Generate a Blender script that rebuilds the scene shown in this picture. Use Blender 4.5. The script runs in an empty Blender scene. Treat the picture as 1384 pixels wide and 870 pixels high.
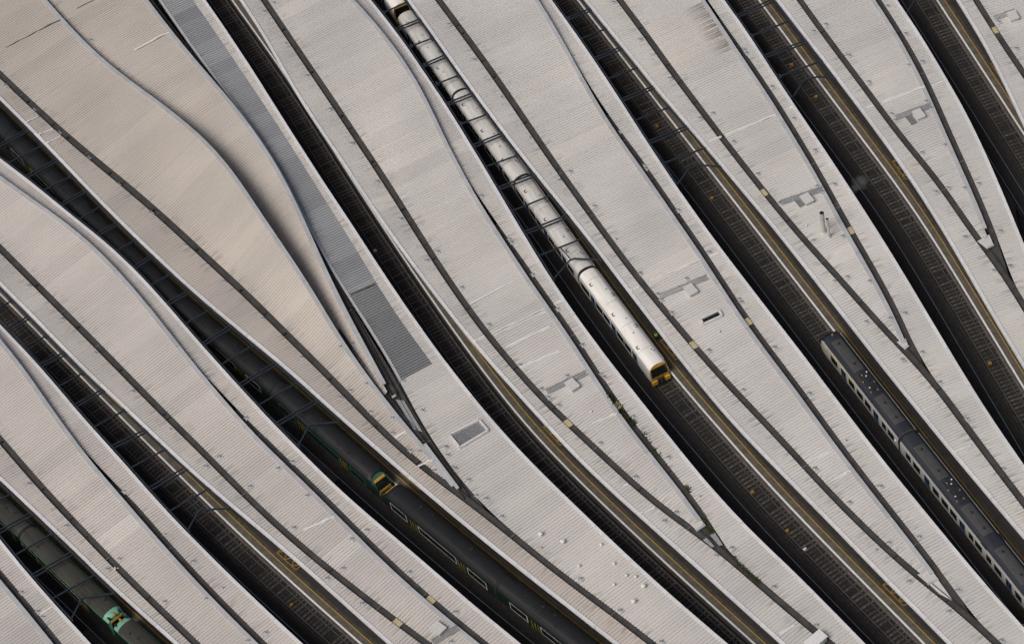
import bpy, math, random
import numpy as np
from mathutils import Matrix, Vector
from mathutils.bvhtree import BVHTree

random.seed(7); rng = np.random.default_rng(7)
S = bpy.context.scene
COL = S.collection

# ------------------------------------------------------------------ camera
W, H, F = 1384.0, 870.0, 3800.0
PITCH, ROLL = math.radians(48), math.radians(13.5)
ZB = 4.9                       # canopy level above the rails
DIST = F / 10.2
fwd = np.array([0, math.cos(PITCH), -math.sin(PITCH)])
r0 = np.array([1.0, 0, 0]); u0 = np.array([0, math.sin(PITCH), math.cos(PITCH)])
CR = math.cos(ROLL) * r0 - math.sin(ROLL) * u0
CU = math.sin(ROLL) * r0 + math.cos(ROLL) * u0
CP = np.array([0, 0, ZB]) - DIST * fwd
cam_d = bpy.data.cameras.new('camera'); cam = bpy.data.objects.new('camera', cam_d); COL.objects.link(cam)
cam.matrix_world = Matrix(((CR[0], CU[0], -fwd[0], CP[0]), (CR[1], CU[1], -fwd[1], CP[1]),
                           (CR[2], CU[2], -fwd[2], CP[2]), (0, 0, 0, 1)))
cam_d.sensor_fit = 'HORIZONTAL'; cam_d.sensor_width = 36; cam_d.lens = F / W * 36
cam_d.clip_start = 1; cam_d.clip_end = 6000
S.camera = cam

# ------------------------------------------------------------------ sky and sun
SUN_EL, SUN_AZ = math.radians(50), math.radians(232)      # azimuth clockwise from +Y
wd = bpy.data.worlds.new('World'); S.world = wd; wd.use_nodes = True
nt = wd.node_tree; bg = nt.nodes['Background']
sky = nt.nodes.new('ShaderNodeTexSky'); sky.sky_type = 'NISHITA'; sky.sun_disc = False
sky.sun_elevation = SUN_EL; sky.sun_rotation = SUN_AZ
sky.air_density = 1.0; sky.dust_density = 7.0; sky.ozone_density = 0.4
nt.links.new(sky.outputs[0], bg.inputs[0]); bg.inputs[1].default_value = 0.06
sd = bpy.data.lights.new('sun', 'SUN'); sun = bpy.data.objects.new('sun', sd); COL.objects.link(sun)
sd.energy = 1.5; sd.angle = math.radians(30); sd.color = (1.0, 0.965, 0.92)
sv = Vector((math.sin(SUN_AZ) * math.cos(SUN_EL), math.cos(SUN_AZ) * math.cos(SUN_EL), math.sin(SUN_EL)))
sun.rotation_euler = sv.to_track_quat('Z', 'Y').to_euler(); sun.location = sv * 300
S.view_settings.view_transform = 'Standard'; S.view_settings.look = 'None'
S.view_settings.exposure = 0.17; S.view_settings.gamma = 1.0; S.view_settings.use_curve_mapping = False
S.render.engine = 'CYCLES'; S.cycles.max_bounces = 6; S.cycles.diffuse_bounces = 3; S.cycles.use_denoising = True

# ------------------------------------------------------------------ helpers
def ray(px, py): return fwd + CR * (px - W / 2) / F - CU * (py - H / 2) / F
def unp(px, py, z):
    d = ray(px, py); t = (z - CP[2]) / d[2]
    return CP + d * t
def proj(p):
    v = np.asarray(p) - CP; d = v @ fwd
    return np.stack([W / 2 + F * (v @ CR) / d, H / 2 - F * (v @ CU) / d], -1)

def link(name, me, parent=None, mat=None):
    o = bpy.data.objects.new(name, me); COL.objects.link(o)
    if parent is not None: o.parent = parent
    if mat is not None and me is not None and len(me.materials) == 0: me.materials.append(mat)
    return o
def mesh(name, v, f, mat=None, smooth=False, uv=None):
    me = bpy.data.meshes.new(name); me.from_pydata([tuple(map(float, a)) for a in v], [], [tuple(map(int, a)) for a in f])
    if mat is not None: me.materials.append(mat)
    if smooth: me.polygons.foreach_set('use_smooth', [True] * len(me.polygons))
    if uv is not None:
        l = me.uv_layers.new(name='UVMap'); vi = np.empty(len(me.loops), int); me.loops.foreach_get('vertex_index', vi)
        l.data.foreach_set('uv', np.asarray(uv)[vi].ravel())
    me.validate(); me.update(); return me
def thing(name, label, cat, group=None, loc=(0, 0, 0), kind=None):
    o = bpy.data.objects.new(name, None); COL.objects.link(o); o.location = loc; o.empty_display_size = .5
    return tag(o, label, cat, group, kind)
def tag(o, label=None, cat=None, group=None, kind=None):
    if label: o['label'] = label
    if cat: o['category'] = cat
    if group: o['group'] = group
    if kind: o['kind'] = kind
    return o
class MB:
    def __init__(s): s.v = []; s.f = []; s.m = []
    def add(s, v, f, m=0):
        n = len(s.v); s.v += [tuple(a) for a in v]; s.f += [tuple(i + n for i in q) for q in f]; s.m += [m] * len(f)
    def box(s, x0, x1, y0, y1, z0, z1, m=0, M=None):
        v = [(x, y, z) for z in (z0, z1) for y in (y0, y1) for x in (x0, x1)]
        if M is not None: v = [tuple(M @ Vector(a)) for a in v]
        s.add(v, [(0, 2, 3, 1), (4, 5, 7, 6), (0, 1, 5, 4), (2, 6, 7, 3), (0, 4, 6, 2), (1, 3, 7, 5)], m)
    def tube(s, a, b, r, n=8, m=0, r2=None, cap=True):
        a = Vector(a); b = Vector(b); q = (b - a).to_track_quat('Z', 'Y'); r2 = r if r2 is None else r2
        ring = lambda c, rr: [tuple(c + q @ Vector((rr * math.cos(2 * math.pi * i / n), rr * math.sin(2 * math.pi * i / n), 0))) for i in range(n)]
        f = [(i, (i + 1) % n, n + (i + 1) % n, n + i) for i in range(n)]
        if cap: f += [tuple(range(n - 1, -1, -1)), tuple(range(n, 2 * n))]
        s.add(ring(a, r) + ring(b, r2), f, m)
    def bar(s, a, b, w, h, m=0):
        a = Vector(a); b = Vector(b); d = (b - a); L = d.length
        q = d.to_track_quat('X', 'Z'); M = Matrix.Translation(a) @ q.to_matrix().to_4x4()
        s.box(0, L, -w / 2, w / 2, -h / 2, h / 2, m, M)
    def build(s, name, mats, parent=None, smooth=False):
        me = mesh(name, s.v, s.f, smooth=smooth)
        for m in (mats if isinstance(mats, (list, tuple)) else [mats]): me.materials.append(m)
        if any(s.m): me.polygons.foreach_set('material_index', s.m)
        return link(name, me, parent)

# ------------------------------------------------------------------ materials
def lin(c): return tuple(((x / 255) / 12.92 if x / 255 <= .04045 else ((x / 255 + .055) / 1.055) ** 2.4) for x in c)
def mat(name, col, rough=.6, metal=0, var=.12, scale=3.0, bump=0, spec=.4, col2=None, rand=0, stretch=None):
    m = bpy.data.materials.new(name); m.use_nodes = True; t = m.node_tree; b = t.nodes['Principled BSDF']
    N = t.nodes.new; Lk = t.links.new
    b.inputs['Roughness'].default_value = rough; b.inputs['Metallic'].default_value = metal
    b.inputs['Specular IOR Level'].default_value = spec
    co = N('ShaderNodeTexCoord'); no = N('ShaderNodeTexNoise'); no.inputs['Scale'].default_value = scale; no.inputs['Detail'].default_value = 5
    no.inputs['Roughness'].default_value = .62
    src = co.outputs['Object']
    if stretch:
        mp = N('ShaderNodeMapping'); mp.inputs['Scale'].default_value = stretch; Lk(src, mp.inputs[0]); src = mp.outputs[0]
    Lk(src, no.inputs['Vector'])
    rp = N('ShaderNodeValToRGB'); e = rp.color_ramp.elements
    c2 = col2 or tuple(c * (1 - 2.2 * var) for c in col)
    e[0].position = .33; e[1].position = .62
    e[0].color = (*[max(0, c) for c in c2], 1); e[1].color = (*[min(1, c * (1 + var * .5)) for c in col], 1)
    Lk(no.outputs['Fac'], rp.inputs[0]); out = rp.outputs[0]
    if rand:
        oi = N('ShaderNodeObjectInfo'); mr = N('ShaderNodeMapRange'); mr.inputs[3].default_value = 1 - rand; mr.inputs[4].default_value = 1 + rand
        Lk(oi.outputs['Random'], mr.inputs[0]); mx = N('ShaderNodeVectorMath'); mx.operation = 'SCALE'
        Lk(out, mx.inputs[0]); Lk(mr.outputs[0], mx.inputs['Scale']); out = mx.outputs[0]
    Lk(out, b.inputs['Base Color'])
    if bump:
        bp = N('ShaderNodeBump'); bp.inputs['Strength'].default_value = .6; bp.inputs['Distance'].default_value = bump
        n2 = N('ShaderNodeTexNoise'); n2.inputs['Scale'].default_value = scale * 3; n2.inputs['Detail'].default_value = 4
        Lk(src, n2.inputs['Vector']); Lk(n2.outputs['Fac'], bp.inputs['Height']); Lk(bp.outputs[0], b.inputs['Normal'])
    return m

def roof_mat(name, base, dirt=(.16, .145, .125), rough=.55, rand=.035, g0=.50, g1=.64, gv=.85):
    """coated sheet; UV = (metres along the roof, metres from the gutter)"""
    m = bpy.data.materials.new(name); m.use_nodes = True; t = m.node_tree; b = t.nodes['Principled BSDF']
    N = t.nodes.new; Lk = t.links.new
    b.inputs['Roughness'].default_value = rough; b.inputs['Specular IOR Level'].default_value = .35
    uv = N('ShaderNodeUVMap'); oi = N('ShaderNodeObjectInfo'); co = N('ShaderNodeTexCoord')
    # panel to panel shade
    wn = N('ShaderNodeMapRange'); wn.inputs[3].default_value = 1 - rand; wn.inputs[4].default_value = 1 + rand
    Lk(oi.outputs['Random'], wn.inputs[0])
    # streaks down the sheets
    mp = N('ShaderNodeMapping'); mp.inputs['Scale'].default_value = (1.7, .10, 1); Lk(uv.outputs[0], mp.inputs[0])
    st = N('ShaderNodeTexNoise'); st.inputs['Scale'].default_value = 1.0; st.inputs['Detail'].default_value = 4; st.inputs['Roughness'].default_value = .65
    Lk(mp.outputs[0], st.inputs['Vector'])
    sr = N('ShaderNodeMapRange'); sr.inputs[1].default_value = .35; sr.inputs[2].default_value = .68; sr.inputs[3].default_value = .955; sr.inputs[4].default_value = 1.02
    Lk(st.outputs['Fac'], sr.inputs[0])
    # broad weathering
    bn = N('ShaderNodeTexNoise'); bn.inputs['Scale'].default_value = .07; bn.inputs['Detail'].default_value = 3
    Lk(co.outputs['Object'], bn.inputs['Vector'])
    br = N('ShaderNodeMapRange'); br.inputs[1].default_value = .35; br.inputs[2].default_value = .65; br.inputs[3].default_value = .91; br.inputs[4].default_value = 1.05
    Lk(bn.outputs['Fac'], br.inputs[0])
    m1 = N('ShaderNodeMath'); m1.operation = 'MULTIPLY'; Lk(wn.outputs[0], m1.inputs[0]); Lk(sr.outputs[0], m1.inputs[1])
    m2 = N('ShaderNodeMath'); m2.operation = 'MULTIPLY'; Lk(m1.outputs[0], m2.inputs[0]); Lk(br.outputs[0], m2.inputs[1])
    hv = N('ShaderNodeMix'); hv.data_type = 'RGBA'; hv.inputs[6].default_value = (*base, 1)
    hv.inputs[7].default_value = (base[0] * 1.0, base[1] * .955, base[2] * .92, 1)
    Lk(bn.outputs['Fac'], hv.inputs[0])
    sc = N('ShaderNodeVectorMath'); sc.operation = 'SCALE'; Lk(hv.outputs[2], sc.inputs[0]); Lk(m2.outputs[0], sc.inputs['Scale'])
    # grime washed up beside the gutter, in blotches of its own
    sx = N('ShaderNodeSeparateXYZ'); Lk(uv.outputs[0], sx.inputs[0])
    nr = N('ShaderNodeMapRange'); nr.inputs[1].default_value = 0; nr.inputs[2].default_value = 1.5; nr.inputs[3].default_value = 1; nr.inputs[4].default_value = 0
    Lk(sx.outputs[1], nr.inputs[0])
    mp2 = N('ShaderNodeMapping'); mp2.inputs['Scale'].default_value = (2.4, .22, 1); Lk(uv.outputs[0], mp2.inputs[0])
    gn = N('ShaderNodeTexNoise'); gn.inputs['Scale'].default_value = .8; gn.inputs['Detail'].default_value = 6; gn.inputs['Roughness'].default_value = .75
    Lk(mp2.outputs[0], gn.inputs['Vector'])
    gr = N('ShaderNodeMapRange'); gr.inputs[1].default_value = g0; gr.inputs[2].default_value = g1; Lk(gn.outputs['Fac'], gr.inputs[0])
    gm = N('ShaderNodeMath'); gm.operation = 'MULTIPLY'; Lk(nr.outputs[0], gm.inputs[0]); Lk(gr.outputs[0], gm.inputs[1])
    gs = N('ShaderNodeMath'); gs.operation = 'MULTIPLY'; gs.inputs[1].default_value = gv; Lk(gm.outputs[0], gs.inputs[0])
    # odd small spots
    vn = N('ShaderNodeTexNoise'); vn.inputs['Scale'].default_value = .9; vn.inputs['Detail'].default_value = 7; vn.inputs['Roughness'].default_value = .8
    Lk(co.outputs['Object'], vn.inputs['Vector'])
    vr = N('ShaderNodeMapRange'); vr.inputs[1].default_value = .66; vr.inputs[2].default_value = .80; vr.inputs[4].default_value = .28; Lk(vn.outputs['Fac'], vr.inputs[0])
    mxm = N('ShaderNodeMath'); mxm.operation = 'MAXIMUM'; Lk(gs.outputs[0], mxm.inputs[0]); Lk(vr.outputs[0], mxm.inputs[1])
    fx = N('ShaderNodeMix'); fx.data_type = 'RGBA'; Lk(mxm.outputs[0], fx.inputs[0]); Lk(sc.outputs[0], fx.inputs[6]); fx.inputs[7].default_value = (*dirt, 1)
    Lk(fx.outputs[2], b.inputs['Base Color'])
    return m

M = {}
TONE = {'A': (.575, .550, .530), 'B': (.595, .565, .540), 'C': (.605, .578, .552), 'E': (.625, .612, .590), 'F': (.610, .597, .578), 'G': (.622, .613, .598), 'H': (.638, .630, .612), 'I': (.630, .622, .606), 'J': (.612, .606, .595)}
for k_, c_ in TONE.items(): M['roof_' + k_] = roof_mat('roof_sheet', (c_[0] * .955, c_[1] * .97, c_[2] * .985))
M['roof'] = M['roof_E']
M['roof_vignetted'] = roof_mat('weathered_roof_sheet', (.53, .503, .472))  # browner sheet tone, with lens vignetting darkened into the colour
M['roof_new'] = roof_mat('replaced_roof_sheet', (.625, .616, .598))
M['wall'] = mat('platform_wall', (.11, .10, .095), .9, 0, .3, 2.5, bump=.05, col2=(.055, .05, .048))
M['roof_stain'] = roof_mat('sooty_roof_sheet', (.62, .605, .585), dirt=(.15, .14, .13), g0=.40, g1=.56, gv=1.0)
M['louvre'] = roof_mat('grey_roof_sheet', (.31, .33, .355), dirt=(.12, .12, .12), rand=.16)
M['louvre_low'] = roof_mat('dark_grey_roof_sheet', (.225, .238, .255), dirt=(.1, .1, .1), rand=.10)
M['trim'] = mat('white_trim', (.68, .685, .705), .45, 0, .05, 1.2, rand=.06)
M['fascia'] = mat('grey_fascia', (.54, .55, .565), .4, .2, .06, .6, rand=.06)
M['gutter'] = mat('gutter_lining', (.065, .063, .062), .7, 0, .15, .8)
M['dark'] = mat('dark_soffit', (.03, .03, .032), .8)
M['steel'] = mat('painted_steel', (.042, .050, .064), .45, .3, .1, 2)
M['galv'] = mat('galvanised_steel', (.36, .37, .38), .4, .6, .12, 5)
M['grating'] = mat('grating_steel', (.40, .41, .42), .5, .3, .1, 4)
M['flue'] = mat('flue_steel', (.62, .61, .58), .3, .35, .15, 3)
M['cover'] = mat('pale_cover_strip', (.71, .71, .70), .5, 0, .06, 1)
M['hatch'] = mat('hatch_paint', (.60, .60, .595), .5, 0, .05, 2)
M['pad'] = mat('yellow_pad', (.52, .44, .27), .7, 0, .1, 3)
M['ballast'] = mat('ballast', (.021, .019, .019), .95, 0, .3, 4.0, bump=.06, col2=(.009, .008, .008))
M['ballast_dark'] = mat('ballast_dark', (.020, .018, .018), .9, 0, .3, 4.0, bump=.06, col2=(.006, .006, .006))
M['sleeper'] = mat('concrete_sleeper', (.070, .061, .052), .9, 0, .3, 1.6, col2=(.02, .018, .016), rand=.5)
M['rail'] = mat('rail_steel', (.05, .043, .04), .6, .3, .2, 2)
M['railhead'] = mat('rail_head', (.36, .385, .42), .5, .8, .1, 2)
M['dull_head'] = mat('dull_rail_head', (.19, .19, .195), .55, .6, .15, 2)
M['asphalt'] = mat('platform_asphalt', (.034, .031, .031), .85, 0, .12, 1.5, bump=.01)
M['paver'] = mat('platform_edge_paver', (.11, .10, .083), .85, 0, .18, 1.2, col2=(.075, .068, .058))
M['tactile'] = mat('tactile_paver', (.06, .055, .048), .85, 0, .18, 1.2)
M['wline'] = mat('white_line', (.72, .72, .72), .7, 0, .06, 2)
M['yline'] = mat('yellow_line', (.42, .26, .035), .7, 0, .1, 2)
M['oline'] = mat('orange_line', (.27, .15, .03), .7, 0, .15, 2)
M['white_body'] = mat('white_coach_paint', (.48, .48, .475), .4, 0, .05, 1.5)
M['white_roof'] = mat('white_coach_roof', (.80, .79, .76), .45, 0, .05, .9, col2=(.70, .685, .65), stretch=(.3, 2.5, 1))
M['grimy_shaded_white_roof'] = mat('grimy_shaded_white_roof', (.60, .60, .585), .5, 0, .08, .9, col2=(.47, .46, .44), stretch=(.3, 2.5, 1))  # grime and canopy shade both greyed into the colour
M['steam'] = None
M['mid_green'] = mat('mid_green_paint', (.045, .15, .09), .4, 0, .08, 2)
M['cab_yellow'] = mat('warning_yellow', (.58, .32, .045), .45, 0, .06, 2)
M['glass'] = mat('dark_glass', (.010, .012, .014), .12, 0, .05, 2, spec=.6)
M['door_blue'] = mat('blue_door', (.035, .065, .12), .4, 0, .08, 2)
M['bellows'] = mat('gangway_rubber', (.015, .015, .016), .8)
M['under'] = mat('underframe', (.02, .019, .018), .85, 0, .15, 2)
M['navy_roof'] = mat('navy_roof', (.025, .030, .040), .5, 0, .12, 1, stretch=(.4, 2, 1))
M['grey_panel'] = mat('grey_roof_panel', (.060, .060, .062), .65, 0, .1, 2)
M['silver_body'] = mat('silver_coach_paint', (.40, .40, .395), .4, 0, .06, 1.5)
M['yellow_band'] = mat('yellow_band', (.52, .42, .08), .5)
M['black_roof'] = mat('black_roof', (.012, .0135, .016), .55, 0, .15, 1, stretch=(.4, 2, 1))
M['grime_roof'] = mat('grimy_ribbed_roof', (.055, .055, .047), .7, 0, .15, 1, stretch=(.3, 2, 1))
M['green'] = mat('dark_green_paint', (.008, .018, .014), .4, 0, .08, 2)
M['mint'] = mat('mint_green_paint', (.17, .42, .30), .4, 0, .08, 2)
M['cream'] = mat('cream_band', (.56, .56, .54), .5)
M['door_yellow'] = mat('door_yellow', (.50, .36, .05), .5)
M['amber'] = mat('amber_fitting', (.38, .22, .05), .5)
M['weed'] = mat('moss', (.055, .075, .022), .9, 0, .3, 6, col2=(.03, .035, .012))
M['hivis'] = mat('hivis_yellow_green', (.32, .65, .06), .6)
M['trouser'] = mat('dark_trousers', (.02, .022, .03), .8)
M['skin'] = mat('skin', (.5, .33, .25), .6)
M['hair'] = mat('hair', (.03, .022, .016), .7)

# ------------------------------------------------------------------ curves
def gsmooth(a, sig):
    if sig <= 0: return a
    n = int(sig * 3) + 1; k = np.exp(-.5 * (np.arange(-n, n + 1) / sig) ** 2); k /= k.sum()
    lo = 2 * a[0] - a[n:0:-1]; hi = 2 * a[-1] - a[-2:-n - 2:-1]
    b = np.concatenate([lo, a, hi]); return np.stack([np.convolve(b[:, i], k, 'valid') for i in range(a.shape[1])], 1)
def resample(p, step):
    d = np.r_[0, np.cumsum(np.linalg.norm(np.diff(p[:, :2], axis=0), axis=1))]
    s = np.arange(0, d[-1], step); return np.stack([np.interp(s, d, p[:, i]) for i in range(p.shape[1])], 1)
EXT = 110
def curve(pts, z=ZB, sig=5.0, ext=(True, True)):
    """pixel polyline -> smoothed 3D polyline, 1 m steps; z: number or list of (pixel x, z)"""
    q = [pts[0]]
    for p in pts[1:]:
        if (p[0] + p[1]) - (q[-1][0] + q[-1][1]) > 9: q.append(p)
    q = np.array(q, float)
    def ex(a, b): v = a - b; return a + v / np.linalg.norm(v) * EXT
    if ext[0]: q = np.vstack([ex(q[0], q[min(2, len(q) - 1)]), q])
    if ext[1]: q = np.vstack([q, ex(q[-1], q[-min(3, len(q))])])
    q = resample(q, 4.0) if len(q) > 1 else q
    zz = np.full(len(q), float(z)) if np.isscalar(z) else np.interp(q[:, 0], [a for a, _ in z], [b for _, b in z])
    p = np.array([unp(x, y, c) for (x, y), c in zip(q, zz)])
    p = resample(p, 1.0)
    e0, e1 = p[0].copy(), p[-1].copy(); p = gsmooth(p, sig); p[0] = e0; p[-1] = e1
    return p
def normals(p, sig=0):
    t = np.gradient(p[:, :2], axis=0); t /= np.linalg.norm(t, axis=1)[:, None] + 1e-9
    n = np.stack([-t[:, 1], t[:, 0]], 1)
    if sig: n = gsmooth(n, sig); n /= np.linalg.norm(n, axis=1)[:, None]
    return n
def offset(p, d, z=None):
    q = p.copy(); dd = np.asarray(d)
    q[:, :2] += normals(p, 2) * (dd[:, None] if dd.ndim else dd)
    if z is not None: q[:, 2] = z
    return q
def hit(P, Nn, C, lim=30.0):
    """for each line P+d*N the nearest crossing with polyline C -> d, z (nan where none)"""
    A = C[:-1]; B = C[1:]; e = (B - A)[:, :2]
    out = np.full((len(P), 2), np.nan)
    for i in range(len(P)):
        n = Nn[i]; w = A[:, :2] - P[i, :2]
        den = n[0] * e[:, 1] - n[1] * e[:, 0]; den = np.where(abs(den) < 1e-9, 1e-9, den)
        d = (w[:, 0] * e[:, 1] - w[:, 1] * e[:, 0]) / den
        s = (w[:, 0] * n[1] - w[:, 1] * n[0]) / den
        ok = (s >= 0) & (s <= 1) & (abs(d) < lim)
        if ok.any():
            j = np.where(ok)[0][np.argmin(abs(d[ok]))]; out[i] = d[j], A[j, 2] + s[j] * (B[j, 2] - A[j, 2])
    return out
def near(C, px, py):
    q = proj(C); return int(np.argmin((q[:, 0] - px) ** 2 + (q[:, 1] - py) ** 2))

SURF_V, SURF_F, SURF_O = [], [], []
def add_surf(v, f, owner):
    n = len(SURF_V); SURF_V.extend([tuple(a) for a in v]); SURF_F.extend([tuple(i + n for i in q) for q in f]); SURF_O.extend([owner] * len(f))

PITCHM = .46
def odd_sheet(m):
    if not m.name.startswith('roof_sheet'): return m
    r = random.random(); return M['roof_new'] if r < .05 else m
def strip(parent, axis, L, R, material, m=2, ease=1.0, depth=.09, per=6, a=None, b=None, minw=.25, flip_v=False, nsig=8, name='roof_panel', bow=0.0, vmax=None):
    """corrugated roof between curves L and R, ribs square to the axis; one object for each sheet"""
    a1 = resample(axis, .25); dd = np.r_[0, np.cumsum(np.linalg.norm(np.diff(a1[:, :2], axis=0), axis=1))]; n1 = normals(a1, nsig / .25)
    ss = (np.arange(int(dd[-1] / PITCHM))[:, None] * PITCHM + np.array([0, .325, .34, .445])).ravel()
    ax = np.stack([np.interp(ss, dd, a1[:, i]) for i in range(3)], 1); nn = np.stack([np.interp(ss, dd, n1[:, i]) for i in range(2)], 1)
    i0 = 0 if a is None else near(ax, *a); i1 = len(ax) if b is None else near(ax, *b)
    i0 -= i0 % 4; ax = ax[i0:i1]; nn = nn[i0:i1]
    hL = hit(ax, nn, L); hR = hit(ax, nn, R)
    prof = np.array([0, 0, -depth, -depth])[np.arange(len(ax)) % 4]
    u = np.linspace(0, 1, m + 1)
    ok = ~np.isnan(hL[:, 0]) & ~np.isnan(hR[:, 0]); ok &= (hR[:, 0] - hL[:, 0]) > minw
    step = per * 4; made = []; pf = prof.copy()
    for s in range(0, len(ax), step): pf[s:s + step] *= random.uniform(.72, 1.15)
    prof = pf
    for s in range(0, len(ax) - 1, step):
        idx = [k for k in range(s, min(s + step + 1, len(ax))) if ok[k]]
        if len(idx) < 4: continue
        V, UV = [], []
        nrow = len(idx)
        for r, k in enumerate(idx):
            zoff = prof[k] if not (r == nrow - 1) else prof[k] - .012
            for uu in u:
                d = hL[k, 0] + (hR[k, 0] - hL[k, 0]) * uu
                z = hL[k, 1] + (hR[k, 1] - hL[k, 1]) * uu ** ease + bow * math.sin(math.pi * uu) + zoff
                V.append((ax[k, 0] + nn[k, 0] * d, ax[k, 1] + nn[k, 1] * d, z))
                UV.append(((k + i0) * PITCHM / 4, (d - hL[k, 0]) if not flip_v else (hR[k, 0] - d)))
        c = m + 1
        Fc = [(r * c + q, r * c + q + 1, (r + 1) * c + q + 1, (r + 1) * c + q) for r in range(nrow - 1) for q in range(m)]
        # orientation: normal up
        p0, p1, p2 = (np.array(V[i]) for i in Fc[0][:3])
        if np.cross(p1 - p0, p2 - p0)[2] < 0: Fc = [t[::-1] for t in Fc]
        o = link(name, mesh(name, V, Fc, odd_sheet(material), uv=UV), parent); add_surf(V, Fc, parent); made.append(o)
    return made
def sweep(parent, C, prof, material, name, closed=True, a=None, b=None, surf=False, z=None):
    """sweep a section [(side, up)] along curve C (side + = image right)"""
    i0 = 0 if a is None else near(C, *a); i1 = len(C) if b is None else near(C, *b) + 1
    P = C[i0:i1]; nn = normals(C, 1)[i0:i1]; k = len(prof); V = []
    for p, n in zip(P, nn):
        for sx, sz in prof: V.append((p[0] + n[0] * sx, p[1] + n[1] * sx, (p[2] if z is None else z) + sz))
    Fc = []
    for i in range(len(P) - 1):
        for j in range(k if closed else k - 1):
            j2 = (j + 1) % k; Fc.append((i * k + j, i * k + j2, (i + 1) * k + j2, (i + 1) * k + j))
    if closed and len(P) > 1: Fc += [tuple(range(k - 1, -1, -1)), tuple(range((len(P) - 1) * k, len(P) * k))]
    o = link(name, mesh(name, V, Fc, material), parent)
    if surf: add_surf(V, Fc, parent)
    return o
def pieces(parent, C, prof, material, name, a=None, b=None, step=7):
    i0 = 0 if a is None else near(C, *a); i1 = len(C) if b is None else near(C, *b) + 1
    k = i0
    while k < i1 - 1:
        e = min(k + step, i1 - 1)
        if i1 - 1 - e < 3: e = i1 - 1
        P = C[k:e + 1].copy(); t = P[-1] - P[-2]; P[-1] -= t / np.linalg.norm(t) * .035
        q = random.uniform(-.012, .012); P[:, 2] += q; P[:, :2] += normals(C, 1)[k:e + 1] * random.uniform(-.012, .012)
        sweep(parent, P, prof, material, name, surf=True); k = e
def rect(x0, x1, z0, z1): return [(x0, z0), (x1, z0), (x1, z1), (x0, z1)]
# ------------------------------------------------------------------ traced lines (photo pixels)
C2 = {}
C2['A_fas'] = [(0,783),(33,820),(72,870)]
C2['A_out'] = [(0,728),(33,770),(67,810),(100,843),(123,870)]
C2['B_in'] = [(0,648),(50,695),(100,743),(150,793),(200,837),(237,870)]
C2['B_gut'] = [(0,593),(20,617),(60,663),(100,705),(133,740),(160,768),(200,808),(233,838),(263,868)]
C2['B_fas'] = [(0,458),(20,480),(40,507),(60,538),(77,563),(92,582),(110,607),(133,637),(167,673),(200,713),(233,750),(267,787),(300,822),(347,867)]
C2['B_out'] = [(0,438),(30,470),(57,497),(83,530),(125,579),(167,623),(200,663),(233,700),(267,733),(300,767),(348,812),(378,842),(408,868)]
C2['C_in'] = [(0,385),(33,418),(67,453),(100,487),(133,520),(167,550),(199,580),(233,615),(267,645),(300,673),(333,702),(348,713),(395,753),(445,798),(495,843),(525,869)]
C2['C_gut'] = [(0,335),(50,385),(100,435),(133,468),(167,503),(200,537),(241,578),(267,603),(300,637),(333,670),(348,686),(378,713),(412,743),(445,770),(478,795),(512,822),(545,847),(575,868)]
C2['C_fas'] = [(0,237),(33,262),(73,289),(100,308),(133,337),(167,373),(190,400),(217,433),(250,477),(283,517),(317,557),(340,583),(365,610),(395,635),(428,668),(462,703),(495,735),(528,770),(562,798),(595,828),(648,869)]
C2['C_out'] = [(0,215),(40,243),(93,289),(133,318),(167,348),(200,382),(233,420),(267,460),(300,497),(348,549),(376,580),(412,615),(445,648),(478,680),(512,707),(545,735),(578,763),(612,793),(645,822),(695,862)]
C2['D_in'] = [(0,135),(33,167),(67,202),(100,237),(150,289),(183,322),(217,353),(250,385),(283,413),(317,442),(348,466),(395,505),(445,552),(478,580),(512,610),(545,640),(578,668),(612,695),(645,723),(692,761),(740,798),(790,837),(830,869)]
C2['D_gut'] = [(0,100),(33,132),(67,163),(100,193),(133,220),(167,247),(217,290),(250,320),(283,352),(317,382),(348,411),(378,443),(412,475),(445,508),(478,543),(513,579),(545,610),(578,638),(612,661),(638,680),(652,690),(678,712),(692,723),(723,748),(757,777),(790,800),(823,823),(857,850),(880,868)]
C2['D_fas'] = [(63,0),(87,28),(110,53),(143,85),(183,115),(217,138),(247,162),(273,183),(297,208),(317,233),(333,258),(352,287),(378,325),(405,363),(432,407),(462,460),(485,492),(508,523),(532,553),(551,579),(578,607),(618,658)]
C2['D2_fas'] = [(200,0),(230,40),(257,73),(283,103),(310,133),(330,158),(347,182),(358,197),(375,223),(392,255),(408,289),(422,320),(442,367),(462,407),(485,450),(508,493),(532,537)]
C2['E_in'] = [(214,0),(240,38),(262,70),(290,108),(320,145),(345,182),(375,225),(405,285),(430,335),(455,380),(478,413),(502,450),(522,483),(540,512),(556,548),(576,585),(602,622),(643,676),(657,690),(684,712),(698,723),(729,748),(763,777),(796,800),(829,823),(863,850),(886,868)]
C2['E_gut'] = [(425,318),(438,350),(462,400),(488,443),(518,490),(535,520),(562,573),(585,607),(605,637),(632,673)]
C2['E_grey'] = [(260,0),(283,32),(310,72),(347,127),(378,173),(412,227),(451,289),(488,347),(508,383),(532,420),(558,457),(585,492)]
C2['E_out'] = [(277,0),(317,57),(347,104),(378,153),(412,207),(445,258),(467,290),(495,333),(528,385),(562,433),(595,480),(628,523),(675,579),(690,597),(723,630),(757,663),(790,695),(823,727),(857,758),(890,790),(923,818),(983,869)]
C2['F_in'] = [(323,0),(347,33),(372,78),(398,125),(428,170),(462,220),(508,290),(538,333),(572,378),(605,422),(638,463),(672,503),(693,524),(742,580),(790,630),(823,662),(857,690),(890,720),(923,750),(957,780),(990,810),(1040,855)]
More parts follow.
